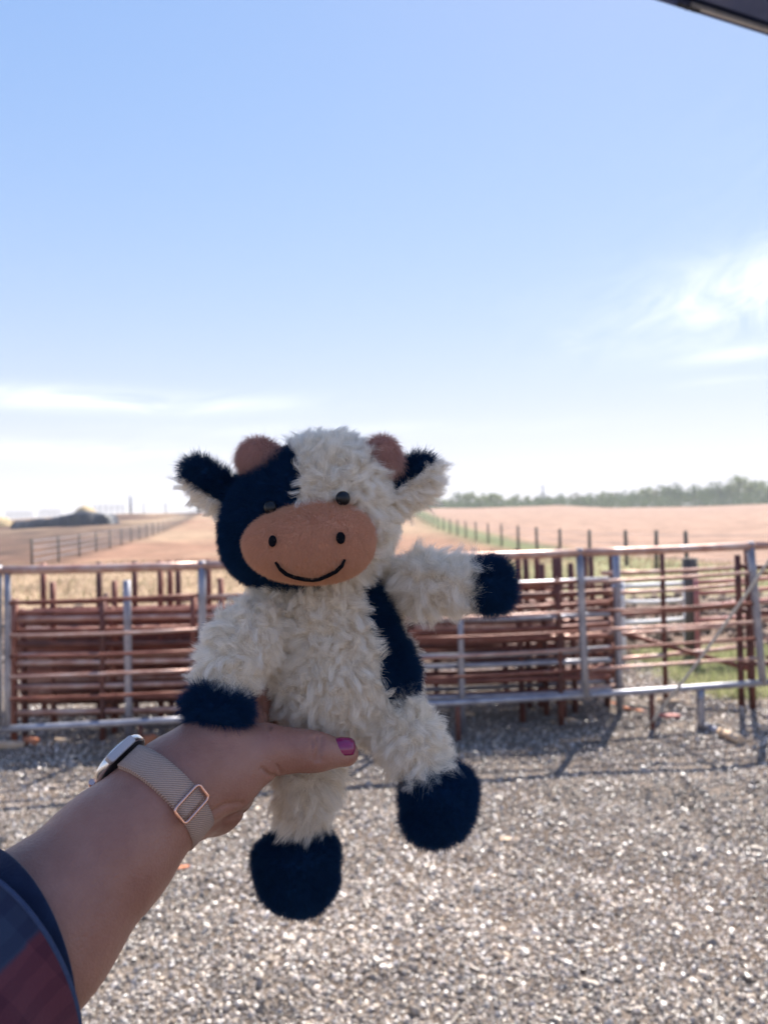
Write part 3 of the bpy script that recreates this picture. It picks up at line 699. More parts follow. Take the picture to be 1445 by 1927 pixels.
corral(1306, 1560, 8.2, 9.0, .93, .50, 4, (0, 1), [M['rust_red']], [M['rust_red']], 'faded red gate of four rails behind the rope', grp=None, tall=.03, r=.024, cat='gate', name='red_gate')
corral(1385, 1470, 6.35, 6.25, 1.22, .4, 3, (0, .25), [R2], [R2], 'pair of dark uprights next to the rightmost fence post', grp=None, tall=.1, r=.022)
# leaning rusty bar
b0 = W(1165, 1190, 6.9); b1 = W(1420, 1262, 6.4)
o = MB().tube([b0, b1], .022, 8).build('rusty_bar', R1, None, True, loc=(b0 + b1) / 2)
tag(o, 'rusty bar slanting down through the open gate towards the grass', 'metal bar')
# wooden corner post
q = onG(1302, 1238); zt = 1.0
pt = empty('wooden_post', q, 'thick dark wooden post between the white gate and the red gate', 'post')
MB().tube([q + Vector((0, 0, -.05)), q + Vector((.01, 0, .6)), q + Vector((0, 0, 1.17))], [.095, .09, .088], 10).build('shaft', M['old_wood'], pt, True)
# end trestle with fallen pipe
q0 = W(1322, 1343, 5.72); q1 = W(1392, 1372, 5.35); q0.z = .035; q1.z = .03
pp = empty('fallen_pipe', (q0 + q1) / 2, 'broken galvanised pipe end lying on the gravel under the right fence panel', 'pipe')
MB().tube([q0, q0.lerp(q1, .45)], .03, 12).build('pipe', M['galv'], pp, True)
MB().tube([q0.lerp(q1, .46), q1], .034, 10).build('wooden_plug', M['pale_wood'], pp, True)

# rope from the ground to the right
r0 = onG(1213, 1373); r1 = W(1450, 1050, 5.15)
rp = empty('rope', r0, 'pale taut rope slanting up from the gravel in front of the right fence panels', 'rope')
pts = [r0.lerp(r1, k / 12) - Vector((0, 0, .03 * math.sin(math.pi * k / 12))) for k in range(13)]
r2 = r1 + (r1 - r0) * .5; pts += [r1.lerp(r2, k / 4) for k in range(1, 5)]
MB().tube(pts, .0105, 8).build('strand', M['rope'], rp, True)
mb = MB()
for ph0 in (0, math.pi):
    mb2 = []
    for k in range(161):
        t_ = k / 160; c = r0.lerp(r2, t_) - Vector((0, 0, .03 * math.sin(math.pi * min(1, t_ * 1.5))))
        d = (r2 - r0).normalized(); a_ = d.orthogonal().normalized(); bb_ = d.cross(a_); th = ph0 + t_ * 2 * math.pi * 40
        mb2.append(c + (a_ * math.cos(th) + bb_ * math.sin(th)) * .006)
    mb.tube(mb2, .006, 5)
mb.build('twist', M['rope'], rp, True)

# ------------------------------------------------------------------ scraps on the ground
def scrap(u, v, lx, ly, lz, rotz, mm, label, name='wood_scrap', cat='wood scrap', tilt=.1):
    q = onG(u, v); q.z = near_noise(np.array([q.x]), np.array([q.y]))[0] + lz * .8
    Rz = Matrix.Rotation(rotz, 3, 'Z') @ Matrix.Rotation(tilt, 3, 'Y')
    mb = MB(); n_ = 6; V = []; Fs = []
    for i in range(n_):
        t_ = i / (n_ - 1) * 2 - 1; s_ = 1 - .25 * random.random() - (.25 if abs(t_) == 1 else 0)
        for (yy_, z_) in ((-1, -.7), (-.8, -1), (.8, -1), (1, -.6), (1, .6), (.7, 1), (-.7, 1), (-1, .7)):
            V.append(Rz @ Vector((t_ * lx, yy_ * ly * s_, z_ * lz * s_ * random.uniform(.8, 1.1))) + q)
    for i in range(n_ - 1):
        for k in range(8): Fs.append((i * 8 + k, i * 8 + (k + 1) % 8, i * 8 + 8 + (k + 1) % 8, i * 8 + 8 + k))
    Fs.append(tuple(range(7, -1, -1))); Fs.append(tuple(range((n_ - 1) * 8, n_ * 8)))
    mb.add(V, Fs); o = mb.build(name, M[mm], None, False, loc=q); tag(o, label, cat)
R_D = math.radians
scrap(1080, 1327, .075, .028, .02, R_D(-50), 'pale_wood', 'pale wood scrap directly below the post right of the toy')
scrap(876, 1346, .085, .03, .018, R_D(-8), 'pale_wood', 'pale wood scrap nearest the plush leg under the fence')
scrap(1075, 1358, .055, .022, .016, R_D(-25), 'pale_wood', 'small pale scrap on the sunny gravel below the fence post')
scrap(1150, 1326, .06, .018, .012, R_D(-35), 'orange_wood', 'small orange scrap left of the thin brown fence leg', tilt=.1)
scrap(1192, 1338, .10, .018, .012, R_D(-28), 'orange_wood', 'long orange scrap touching the thin brown fence leg')
scrap(1266, 1325, .14, .03, .02, R_D(-10), 'pale_wood', 'long tan board lying under the fence between the brown and grey legs', 'board', 'board')
scrap(1258, 1352, .09, .03, .02, R_D(-12), 'rust_red', 'dark red scrap in the fence shadow beside the foot of the rope', tilt=.05)
scrap(20, 1407, .10, .05, .03, R_D(15), 'pale_wood', 'tan stone at the left edge under the fence', 'stone', 'stone')
scrap(60, 1400, .06, .035, .03, R_D(-15), 'orange_wood', 'orange stone near the left edge under the fence', 'stone', 'stone')
scrap(120, 1398, .06, .03, .02, R_D(5), 'pale_wood', 'tan wood chip under the left fence panel', 'wood_chip', 'wood chip')
scrap(277, 1402, .075, .03, .05, R_D(40), 'orange_wood', 'bright orange brick piece beside the fence leg above the watch', 'brick_piece', 'brick')
scrap(955, 1579, .04, .022, .006, R_D(10), 'pale_wood', 'bright cream leaf lying alone on the gravel right of the plush foot', 'dry_leaf', 'leaf', .02)
scrap(1424, 1597, .03, .015, .01, R_D(-20), 'stone', 'flat white stone on the gravel at the right edge', 'stone', 'stone')
scrap(1110, 1850, .03, .012, .012, R_D(-20), 'stone', 'long pale stone on the gravel near the bottom right', 'stone', 'stone')
scrap(545, 1830 - 60, .026, .012, .01, R_D(0), 'stone', 'pale stone on the gravel under the drooping plush foot', 'stone', 'stone')
scrap(345, 1635, .03, .014, .006, R_D(20), 'orange_wood', 'orange leaf on the gravel just below the watch strap', 'dry_leaf', 'leaf', .02)
for (u, v, du, dv, lb) in [(980, 1690, 60, -80, 'thin pale grass stalk lying on the gravel right of the plush feet'), (870, 1900, -80, 90, 'thin stalk on the gravel at the bottom edge below the toy'), (1320, 1880, 22, 70, 'curved pale stalk lying on the gravel in the bottom right corner')]:
    a_, b_ = onG(u, v, .02), onG(u + du, v + dv, .02); c_ = (a_ + b_) / 2 + Vector((.03, .0, .03))
    o = MB().tube([a_, a_.lerp(c_, .6), c_, c_.lerp(b_, .5), b_], [.001, .0016, .0018, .0015, .0008], 5).build('dry_stalk', M['rope'], None, True, loc=c_); tag(o, lb, 'stalk')

# ------------------------------------------------------------------ far field: fences, feed pile, trees
def far_post(u, d, h_, r, m_, label, grp, z=None):
    q = W(u, 985, d); x, y = q.x, q.y; z = ground_z(x, y) if z is None else z
    b0 = Vector((x, y, z - .2))
    o = MB().tube([b0, b0 + Vector((random.uniform(-.03, .03), 0, h_ + .2))], [r, r * .9], 8).build('fence_post', m_, None, True, loc=b0)
    tag(o, label, 'fence post', grp); return Vector((x, y, z))
prev = None; wires = []
PU = [(1500, 20), (1290, 22), (1232, 24), (1177, 26), (1107, 29), (1052, 32), (1009, 35.5), (974, 39), (943, 42.5), (918, 46), (895, 50), (876, 54), (860, 58.5), (846, 63), (834, 68), (824, 73), (815, 79), (807, 85), (800, 92), (794, 100), (788, 110), (783, 121), (778, 134), (774, 150)]
for k_, (u, d) in enumerate(PU): wires.append(far_post(u, d, 1.25, .07 if d < 40 else .06, M['old_wood'], f'dark wooden post, {nth(k_)} from the right in the row beside the tan field', 'posts of the right field fence'))
mb = MB()
for h_ in (.4, .75, 1.1):
    for a_, b_ in zip(wires[:-1], wires[1:]): mb.tube([a_ + Vector((0, 0, h_)), b_ + Vector((0, 0, h_))], .006, 4)
o = mb.build('fence_wire', M['far_metal'], None); tag(o, 'thin wire strung along the dark posts beside the tan field', 'fence wire')
wires = []
for i in range(26):
    y = 33 + i * 4.6; x = -17 - (y - 40) * 20 / 110
    q = Vector((x, y, ground_z(x, y))); b0 = q - Vector((0, 0, .2)); wires.append(q)
    o = MB().tube([b0, b0 + Vector((0, 0, 1.5))], .055, 8).build('fence_post', M['old_wood'], None, True, loc=b0)
    tag(o, f'grey post, {nth(i)} from the left in the row climbing the left hill', 'fence post', 'posts of the left hill fence')
mb = MB()
for h_ in (.3, .6, .9, 1.2):
    for a_, b_ in zip(wires[:-1], wires[1:]): mb.tube([a_ + Vector((0, 0, h_)), b_ + Vector((0, 0, h_))], .012, 4)
o = mb.build('fence_wire', M['far_metal'], None); tag(o, 'thin wire strung along the posts climbing the left hill', 'fence wire')
# feed pile under black tarp
d = 108.
def surf(name, us_, top, bot, dep, thick, mm, parent, rough=.4):
    V = []; Fs = []; n_ = len(us_)
    for i, u in enumerate(us_):
        zt = W(u, top[i], dep).z; zb = W(u, bot[i], dep).z; x = W(u, 985, dep).x
        for (yy_, f_) in ((-thick, 0), (-thick * .8, .8), (-thick * .5, 1), (thick * .3, .95), (thick, 0)):
            V.append((x, dep + yy_ + random.uniform(-rough, rough), zb + (zt - zb) * f_ + (random.uniform(-.12, .12) if 0 < f_ else -.4)))
    for i in range(n_ - 1):
        for k in range(4): Fs.append((i * 5 + k, (i + 1) * 5 + k, (i + 1) * 5 + k + 1, i * 5 + k + 1))
    Fs.append((0, 1, 2, 3, 4)); Fs.append(tuple((n_ - 1) * 5 + k for k in (4, 3, 2, 1, 0)))
    return mesh_np(name, V, Fs, parent, M[mm], True)
fp = empty('tarp_row', (W(130, 985, d).x, d, ground_z(W(130, 985, d).x, d)), 'long low pile under black tarps on the left hilltop', 'tarp pile')
us_ = np.linspace(40, 215, 26); tp = np.interp(us_, [40, 60, 100, 140, 160, 185, 200, 212, 215], [981, 979, 975, 968, 961, 964, 966, 966, 970]); bt = np.interp(us_, [40, 100, 150, 215], [991, 988, 986, 984])
surf('tarp', us_, tp, bt, d, 3, 'tarp', fp)
mp_ = empty('feed_mound', (W(166, 985, d + 9).x, d + 9, 4), 'tan pointed mound rising behind the black tarps', 'feed mound')
us_ = np.linspace(145, 188, 9); surf('heap', us_, np.interp(us_, [145, 155, 165, 172, 188], [970, 958, 951, 955, 968]), np.full(9, 975.), d + 9, 3, 'mound', mp_, .2)
o = empty('dirt_mound', (W(-5, 985, 120).x, 120, 3), 'tan heap cut by the left edge of the picture on the hill', 'dirt mound')
us_ = np.linspace(-40, 18, 9); surf('heap', us_, np.interp(us_, [-40, -10, 8, 18], [975, 970, 973, 980]), np.full(9, 985.), 120, 3, 'mound', o, .2)
# skyline rails
for j, (u0, u1, v0, n_, lb) in enumerate([(14, 60, 962, 6, 'faint grey pen fence on the skyline at the far left'), (76, 112, 959, 5, 'faint grey pen fence on the skyline left of the tan mound'), (178, 232, 950, 6, 'faint grey pen fence on the skyline right of the tan mound')]):
    p = empty('pen_fence', (W((u0 + u1) / 2, 985, 140).x, 140, 4), lb, 'fence')
    for k in range(n_): 
        u = u0 + (u1 - u0) * k / (n_ - 1); a_ = W(u, v0, 140); MB().tube([a_, Vector((a_.x, a_.y, a_.z - 2.2))], .06, 5).build('post', M['far_metal'], p)
    for k in range(3): MB().tube([W(u0, v0 + 1 + 4 * k, 140), W(u1, v0 + 1 + 4 * k, 140)], .04, 5).build('rail', M['far_metal'], p)
for (u, v, r, lb) in [(246, 933, .22, 'tall grey pole on the skyline left of the toy'), (271, 947, .08, 'thin short pole on the skyline between the tall pole and the plush ear'), (312, 946, .1, 'thin pole on the skyline nearest the left plush ear'), (1021, 912, .3, 'grey pole standing above the far trees')]:
    dd_ = 145 if u < 700 else 290; a_ = W(u, v, dd_); bse = Vector((a_.x, a_.y, ground_z(a_.x, a_.y)))
    o = MB().tube([bse, a_], r, 8).build('pole', M['far_metal'], None, True, loc=bse); tag(o, lb, 'pole')
fe = empty('hay_feeder', W(371, 963, 148), 'small dark T shaped feeder on the skyline touching the left plush ear', 'feeder')
c = W(372, 950, 148); MB().box(c, (1.3, 0, 0), (0, .8, 0), (0, 0, .2)).build('roof', M['tarp'], fe)
MB().box(c - Vector((-.2, 0, .9)), (.25, 0, 0), (0, .25, 0), (0, 0, .75)).build('stand', M['tarp'], fe)

def leaf_mat(name, c1, c2):
    m_ = bpy.data.materials.new(name); m_.use_nodes = True; t = m_.node_tree; t.nodes.clear()
    n_ = noise(t, .7, 4); cc = ramp(t, n_, [(.35, c1), (.65, c2)])
    d_ = t.nodes.new('ShaderNodeBsdfDiffuse'); tr = t.nodes.new('ShaderNodeBsdfTranslucent'); L(t, cc, d_.inputs[0]); L(t, cc, tr.inputs[0])
    x = t.nodes.new('ShaderNodeMixShader'); x.inputs[0].default_value = .4; L(t, d_.outputs[0], x.inputs[1]); L(t, tr.outputs[0], x.inputs[2])
    o = t.nodes.new('ShaderNodeOutputMaterial'); L(t, x.outputs[0], o.inputs[0]); return m_
LM = [leaf_mat('spring_leaves', (.15, .19, .07), (.28, .32, .14)), leaf_mat('dark_leaves', (.075, .11, .05), (.15, .19, .10)), leaf_mat('olive_leaves', (.14, .14, .08), (.22, .22, .13))]
bark = simple('bark', [(.3, (.06, .05, .045)), (.7, (.13, .115, .1))], 2, .9, 0, .5, .05)
def tree_meshes(seed, nl, spread, low, wide):
    rr = random.Random(seed); mb = MB(); H = 10.
    tips = []
    mb.tube([(0, 0, -1), (.1, 0, 2.5), (rr.uniform(-.3, .3), 0, 6), (rr.uniform(-.5, .5), 0, 9)], [.28, .22, .13, .03], 6)
    for i in range(9):
        z0 = rr.uniform(low * H, 7.5); a_ = rr.uniform(0, 6.28); ln = rr.uniform(1.5, 3) * wide * (1 - abs(z0 - 5) / 9)
        e_ = Vector((math.cos(a_) * ln, math.sin(a_) * ln, z0 + rr.uniform(.8, 2.4)))
        mb.tube([(0, 0, z0), (e_.x * .5, e_.y * .5, z0 + .7), e_], [.1, .06, .02], 5); tips.append(e_); tips.append(Vector((e_.x * .55, e_.y * .55, z0 + 1)))
    tips += [Vector((rr.uniform(-.6, .6), rr.uniform(-.6, .6), 8.8)), Vector((0, 0, 7.5))]
    tm = bpy.data.meshes.new('trunk'); tm.from_pydata(mb.v, [], mb.f); tm.materials.append(bark)
    r_ = np.random.default_rng(seed); V = []; nn = nl
    c_ = np.array([tuple(x) for x in tips])[r_.integers(0, len(tips), nn)]
    off = r_.normal(size=(nn, 3)); off /= np.linalg.norm(off, axis=1, keepdims=True); off *= (r_.random((nn, 1)) ** .5) * spread * np.array([1.2, 1.2, .8])
    p_ = c_ + off; a = r_.normal(size=(nn, 3)); a /= np.linalg.norm(a, axis=1, keepdims=True); b_ = np.cross(a, r_.normal(size=(nn, 3))); b_ /= np.linalg.norm(b_, axis=1, keepdims=True)
    s = r_.uniform(.12, .32, (nn, 1)); P = np.stack([p_ - a * s, p_ + b_ * s * .7, p_ + a * s, p_ - b_ * s * .7], 1).reshape(-1, 3)
    cm = bpy.data.meshes.new('crown'); cm.from_pydata(P.tolist(), [], np.arange(nn * 4).reshape(-1, 4).tolist())
    return tm, cm
kinds = [(tree_meshes(1, 1100, 1.25, .2, 1.1), 0), (tree_meshes(2, 1300, 1.5, .12, 1.2), 1), (tree_meshes(3, 420, 1.0, .35, 1.0), 2), (tree_meshes(4, 900, 1.3, .15, 1.3), 1), (tree_meshes(5, 1000, 1.1, .25, .9), 0)]
for (tm, cm), li in kinds: cm.materials.append(LM[li])
labs = ['spring green tree in the far tree line', 'dark rounded tree in the far tree line', 'thin pale tree rising from the far tree line', 'wide dark green tree in the far tree line', 'narrow light green tree in the far tree line']
TOP = [(790, 948), (830, 936), (860, 930), (900, 936), (935, 934), (960, 938), (1000, 934), (1040, 936), (1075, 938), (1100, 928), (1150, 925), (1200, 923), (1240, 920), (1262, 912), (1290, 920), (1330, 917), (1360, 910), (1390, 902), (1420, 912), (1445, 911), (1700, 905), (2000, 900)]
u = 800.; i = 0
while u < 1760:
    dist = random.uniform(285, 330); ki = random.choice([0, 1, 1, 3, 4, 2] if u > 960 else [0, 0, 4, 3, 2])
    vt = np.interp(u, [a for a, _ in TOP], [b for _, b in TOP]) + random.uniform(-9, 6)
    top = W(u, vt, dist); gz = ground_z(top.x, top.y); base = W(u, hor(u) - 16, dist).z
    gz = max(gz, base - 3.0) if False else gz
    (tm, cm), li = kinds[ki]; H = (top.z - gz) / 9.6
    r_ = empty('tree', (top.x, top.y, gz), labs[ki].replace(' in the', f', {nth(i)} from the left in the').replace(' rising from the', f', {nth(i)} from the left in the'), 'tree', 'trees of the far tree line')
    sw = random.uniform(.8, 1.15)
    r_.scale = (H * sw, H * sw, H); r_.rotation_euler.z = random.uniform(0, 6.28)
    put('trunk', tm, r_); put('crown', cm, r_)
    u += random.uniform(7, 16); i += 1
# undergrowth at the wood's edge
nn = 16000
uu = RNG.uniform(770, 1760, nn); dd = RNG.uniform(270, 300, nn); x = (uu - 722.5) / F * dd; z = terrain(x, dd)
hh = (RNG.random(nn) ** 1.3) * np.interp(uu, [770, 900, 1080, 1120, 1330, 1760], [2.6, 3.4, 3.6, 5.2, 5.5, 5]) * (.6 + .8 * vn(x, dd, 6, 9))
zc = CZ + np.interp(uu, [c[0] for c in CR], [c[1] for c in CR]) / F * dd
p_ = np.stack([x, dd, zc - 1.0 + hh], 1); a = RNG.normal(size=(nn, 3)); a /= np.linalg.norm(a, axis=1, keepdims=True); b_ = np.cross(a, RNG.normal(size=(nn, 3))); b_ /= np.linalg.norm(b_, axis=1, keepdims=True)
s = RNG.uniform(.2, .5, (nn, 1)); P = np.stack([p_ - a * s, p_ + b_ * s, p_ + a * s, p_ - b_ * s], 1).reshape(-1, 3)
o = mesh_np('undergrowth', P, np.arange(nn * 4).reshape(-1, 4), None, LM[1], False); tag(o, 'dark bushy undergrowth along the foot of the far tree line', 'undergrowth', kind='stuff')

# ------------------------------------------------------------------ plush cow
T0 = toW(C(620, 1250, .47))
toy = empty('plush_cow', T0, 'cream and navy plush cow toy held up in the hand', 'plush toy')
DOWN = np.array([0, 0, -1.0])
def furry(name, prims, k, h=.0015, white=True, poly=None, front_only=False, comb=DOWN, length=.0070, dens=4.8, split=None, clump=.0068, droop=.35, label=None, **kw):
    P, Q = sdf_mesh(prims, h, k, kw.get('iso', -.0024 if white and poly is None and split is None else 0.0)); P = smooth_v(P, Q, 2); NV = vnormals(P, Q)
    sd_ = RNG.uniform(0, 6.28, 6); K_ = 90 if white else 130
    wob = np.sin(P[:, 0] * K_ + sd_[0]) * np.sin(P[:, 2] * K_ * .8 + sd_[1]) + .6 * np.sin(P[:, 1] * K_ * 1.3 + P[:, 0] * K_ * .7 + sd_[2]) + .4 * np.sin(P[:, 2] * K_ * 1.9 + sd_[3])
    P = P + NV * (wob * (.0009 if white else .0020))[:, None]; NV = vnormals(P, Q)
    o = mesh_np(name, toW(P), Q, toy, M['backing'] if (white or poly or split) else M['navy_cloth'], True)
    if label: o['label'] = label
    cen = P.mean(0)
    def isnavy(p, n, soft=0):
        uv = unproj(p)
        if poly is not None:
            r = inpoly(uv + RNG.normal(0, soft, uv.shape) if soft else uv, poly)
            if front_only: r &= n[:, 1] < .25
            return r
        if split is not None:
            a_, b_ = np.array(split[0]), np.array(split[1]); dd_ = b_ - a_
            return (dd_[0] * (uv[:, 1] - a_[1]) - dd_[1] * (uv[:, 0] - a_[0])) < 0
        return np.full(len(p), not white)
    if white or poly or split:
        a = o.data.attributes.new('patch', 'FLOAT', 'POINT'); a.data.foreach_set('value', isnavy(P, NV).astype(np.float32))
    A = area(P, Q)
    p, n, _ = sample(P, Q, NV, int(A * 1e6 * dens)); print(name, len(p)); nav = isnavy(p, n, 1.0)
    cmb = comb(p, n) if callable(comb) else comb
    if callable(comb) is False: cmb = np.broadcast_to(comb, p.shape)
    wm = ~nav
    if wm.sum() > 50:
        pw, nw, cw = p[wm], n[wm], cmb[wm]; nt_ = int(len(pw) * .67)
        S1 = strands(pw[:nt_], nw[:nt_], length * .88, cw[:nt_], clump, .66, .62, .38, .22, droop, 6, .42)
        S2 = strands(pw[nt_:], nw[nt_:], length * 1.12, cw[nt_:], clump * .8, .92, .75, .20, .26, droop, 6, .45)
        curves('cream_fur', np.concatenate([S1, S2]), np.concatenate([np.full(len(S1), .00006), np.full(len(S2), .00010)]), .00002, o, M['white_fur'])
    if nav.any():
        nv = int(A * 1e6 * 5.0); p, n, _ = sample(P, Q, NV, nv); nav = isnavy(p, n, 1.0); p, n = p[nav], n[nav]
        cmb = comb(p, n) if callable(comb) else np.broadcast_to(comb, p.shape)
        S = strands(p, n, kw.get('nlen', .0042), cmb, .005, .3, .5, .36, 0, .3, 4, .4)
        curves('navy_fur', S, .00006, .00002, o, M['navy_fur'])
    return o, P, Q, NV
def radial(cu, cv, dep):
    c0 = C(cu, cv, dep)
    def f(p, n):
        r = p - c0; r[:, 1] *= .3; r /= np.linalg.norm(r, axis=1, keepdims=True) + 1e-9
        return r * .6 + DOWN * .6
    return f
# torso
furry('torso', [E(622, 1160, .472, 106, 86, 84), E(648, 1271, .474, 139, 103, 121), E(628, 1110, .476, 60, 60, 40)], .02,
      poly=[(676, 1075), (740, 1090), (776, 1150), (800, 1200), (806, 1250), (800, 1310), (776, 1352), (736, 1332), (716, 1280), (714, 1230), (694, 1185), (680, 1135)], front_only=True, iso=-.0018, nlen=.005)
# arms
furry('arm', chain([(518, 1150, .462, 48), (462, 1205, .444, 56), (425, 1268, .428, 50)]), .01, comb=np.array([-.35, 0, -.9]))
furry('arm', chain([(752, 1104, .486, 34), (805, 1098, .470, 41), (868, 1100, .460, 42)]), .01, comb=np.array([.3, -.1, -.45]), length=.0085)
furry('paw', [E(405, 1330, .414, 50, 46, 40, 12), E(432, 1344, .416, 26, 30, 28)], .012, white=False, comb=np.array([-.3, 0, -.9]), nlen=.005)
furry('paw', [E(920, 1103, .456, 32, 36, 41, -8), E(932, 1100, .456, 24, 26, 30)], .008, white=False, comb=np.array([.9, 0, -.2]), nlen=.005)
# legs and feet
furry('leg', chain([(588, 1360, .477, 40), (580, 1470, .472, 47), (574, 1535, .467, 42)]), .01, h=.0014, length=.0075, droop=.6)
furry('leg', chain([(735, 1345, .462, 52), (772, 1400, .455, 50), (800, 1450, .450, 44)]), .01, comb=np.array([-.1, 0, -.9]), droop=.5)
furry('foot', [E(556, 1610, .463, 60, 54, 38), E(556, 1636, .463, 63, 54, 44), E(574, 1680, .463, 34, 36, 34)], .022, white=False, comb=np.array([0, .2, -.8]), nlen=.0032)
furry('foot', [E(822, 1508, .447, 66, 56, 54, 25), E(850, 1476, .449, 34, 36, 38), E(812, 1540, .447, 42, 40, 30)], .014, white=False, comb=np.array([.1, .2, -.8]), nlen=.004)
# head
HP = [(300, 880), (445, 875), (500, 838), (545, 838), (562, 865), (568, 905), (562, 938), (548, 962), (560, 1000), (600, 1060), (607, 1100), (590, 1130), (300, 1130)]
head, HPp, HQ, HN = furry('head', [E(580, 972, .472, 153, 112, 131), E(560, 1020, .472, 136, 100, 90), E(632, 936, .472, 84, 90, 92)], .02, poly=HP, comb=radial(600, 900, .44), length=.0070, nlen=.0034, iso=-.001)
# ears
furry('ear', [E(401, 917, .476, 60, 18, 34, 38), E(380, 896, .476, 32, 14, 24, 38), E(430, 935, .476, 36, 22, 30, 30)], .008, split=((335, 890), (425, 950)), comb=np.array([-.8, 0, -.25]), length=.006, clump=.005, nlen=.005, h=.0011)
furry('ear', [E(774, 912, .474, 58, 18, 37, -38), E(794, 896, .476, 30, 14, 30, -38), E(746, 922, .472, 32, 20, 34, -30)], .008, split=((728, 938), (812, 872)), comb=np.array([.8, 0, -.2]), length=.006, clump=.005, nlen=.005, h=.0011)
def short_part(name, prims, k, cloth, fur, fname, ln, h=.0012, dens=5.0, rad=.00007):
    P, Q = sdf_mesh(prims, h, k); P = smooth_v(P, Q, 2); NV = vnormals(P, Q)
    o = mesh_np(name, toW(P), Q, toy, M[cloth], True); A = area(P, Q)
    p, n, _ = sample(P, Q, NV, int(A * 1e6 * dens))
    S = strands(p, n, ln, DOWN, None, 0, 0, .45, 0, .9, 4, .4); curves(fname, S, rad, .00003, o, M[fur]); return o, P, Q, NV
short_part('horn', chain([(520, 890, .468, 34), (487, 864, .467, 35)]), .01, 'horn_cloth', 'horn_fur', 'plush_pile', .0032)
short_part('horn', chain([(730, 876, .466, 24), (719, 850, .465, 26)]), .01, 'horn_cloth', 'horn_fur', 'plush_pile', .0032)
mz, MP, MQ, MN = short_part('muzzle', [E(529, 1030, .440, 67, 66, 45, 8), E(636, 1014, .440, 56, 64, 52, -12), E(590, 1009, .438, 80, 66, 47), E(592, 1034, .438, 70, 64, 35)], .022, 'tan_cloth', 'tan_fur', 'plush_pile', .0014, dens=8)
MC, HC = MP, HPp
def on_surf(uv, P, NV, out=.0012):   # nearest front point on a part in the view direction
    q = unproj(P); d2 = ((q - np.array(uv)) ** 2).sum(1) + (NV[:, 1] > 0) * 1e6
    i = np.argsort(d2)[:3]; return P[i].mean(0) + NV[i].mean(0) * out, NV[i].mean(0)
pts = []
ctrl = [(522, 1055), (530, 1066), (542, 1075), (556, 1081), (572, 1085), (588, 1086), (603, 1083), (617, 1078), (630, 1071), (640, 1062), (646, 1051)]
for uv in ctrl: p, n = on_surf(uv, MP, MN, .0021); pts.append(Vector(toW(p)))
MB().tube(pts, [.0007] + [.0012] * 9 + [.0007], 8).build('mouth', M['thread'], toy, True)
def disc(name, uv, P, NV, ru, rv, th, mm, out, label=None):
    p, n = on_surf(uv, P, NV, out); n = n / np.linalg.norm(n); x = np.array([1., 0, 0]); x -= n * (x @ n); x /= np.linalg.norm(x); z = np.cross(x, n)
    if z[2] < 0: z = -z
    V = []; Fs = []; n1, n2 = 10, 20
    for i in range(1, n1):
        a_ = math.pi * i / n1
        for j in range(n2):
            b_ = 2 * math.pi * j / n2; V.append(toW(p + n * math.cos(a_) * th + (x * math.cos(b_) * ru + z * math.sin(b_) * rv) * math.sin(a_)))
    for i in range(n1 - 2):
        for j in range(n2): Fs.append((i * n2 + j, (i + 1) * n2 + j, (i + 1) * n2 + (j + 1) % n2, i * n2 + (j + 1) % n2))
    Fs.append(tuple(range(n2))); Fs.append(tuple((n1 - 2) * n2 + j for j in range(n2 - 1, -1, -1)))
    return mesh_np(name, V, Fs, toy, M[mm], True)
disc('nostril', (516, 1020), MP, MN, .0026, .0033, .0010, 'thread', .0019)
disc('nostril', (640, 1013), MP, MN, .0027, .0034, .0010, 'thread', .0019)
disc('eye', (641, 940), HPp, HN, .0043, .0043, .0036, 'eye', .0088)
disc('eye', (513, 958), HPp, HN, .0040, .0040, .0026, 'eye', .0034)

# ------------------------------------------------------------------ person: forearm and hand
a_ax = np.array([.54, .66, .52]); a_ax /= np.linalg.norm(a_ax)
Wc = np.array([-.1155, .38, -.149])
def cs_(s): return Wc - a_ax * s
person = empty('person', toW(cs_(.12)), 'left forearm in a rolled navy and maroon plaid sleeve gripping the plush cow', 'person')
pr = [cap(cs_(-.004), cs_(.03), .0250, .0297), cap(cs_(.03), cs_(.075), .0297, .0357), cap(cs_(.075), cs_(.13), .0357, .0385), cap(cs_(.13), cs_(.22), .0385, .041)]
pr += chain([(300, 1510, .38, 90), (345, 1468, .392, 82), (400, 1425, .408, 80)])                 # wrist to palm
pr += chain([(345, 1500, .392, 70), (420, 1460, .405, 64), (500, 1413, .418, 44), (560, 1412, .424, 33), (598, 1415, .427, 29), (651, 1418, .431, 24)])   # thumb
pr += chain([(380, 1430, .405, 60), (455, 1372, .44, 42), (478, 1325, .462, 30), (505, 1290, .492, 25)])    # index metacarpal
pr += chain([(505, 1290, .492, 24), (560, 1275, .522, 22), (630, 1290, .530, 20), (675, 1305, .523, 17)])
pr += chain([(390, 1440, .418, 60), (462, 1395, .465, 40), (510, 1350, .505, 25), (580, 1335, .530, 22), (650, 1340, .532, 20), (692, 1350, .522, 17)])
pr += chain([(385, 1470, .42, 60), (450, 1430, .475, 36), (510, 1395, .508, 24), (580, 1375, .528, 21), (640, 1375, .528, 19), (675, 1378, .518, 16)])
pr += chain([(365, 1510, .41, 60), (425, 1480, .455, 42), (470, 1452, .490, 28), (530, 1420, .512, 20), (580, 1412, .515, 18), (610, 1410, .508, 15)])
pr += chain([(345, 1530, .405, 52), (405, 1512, .435, 50), (440, 1500, .46, 34)])               # heel of the palm
P, Q = sdf_mesh(pr, .001, .009); P = smooth_v(P, Q, 3); NV = vnormals(P, Q)
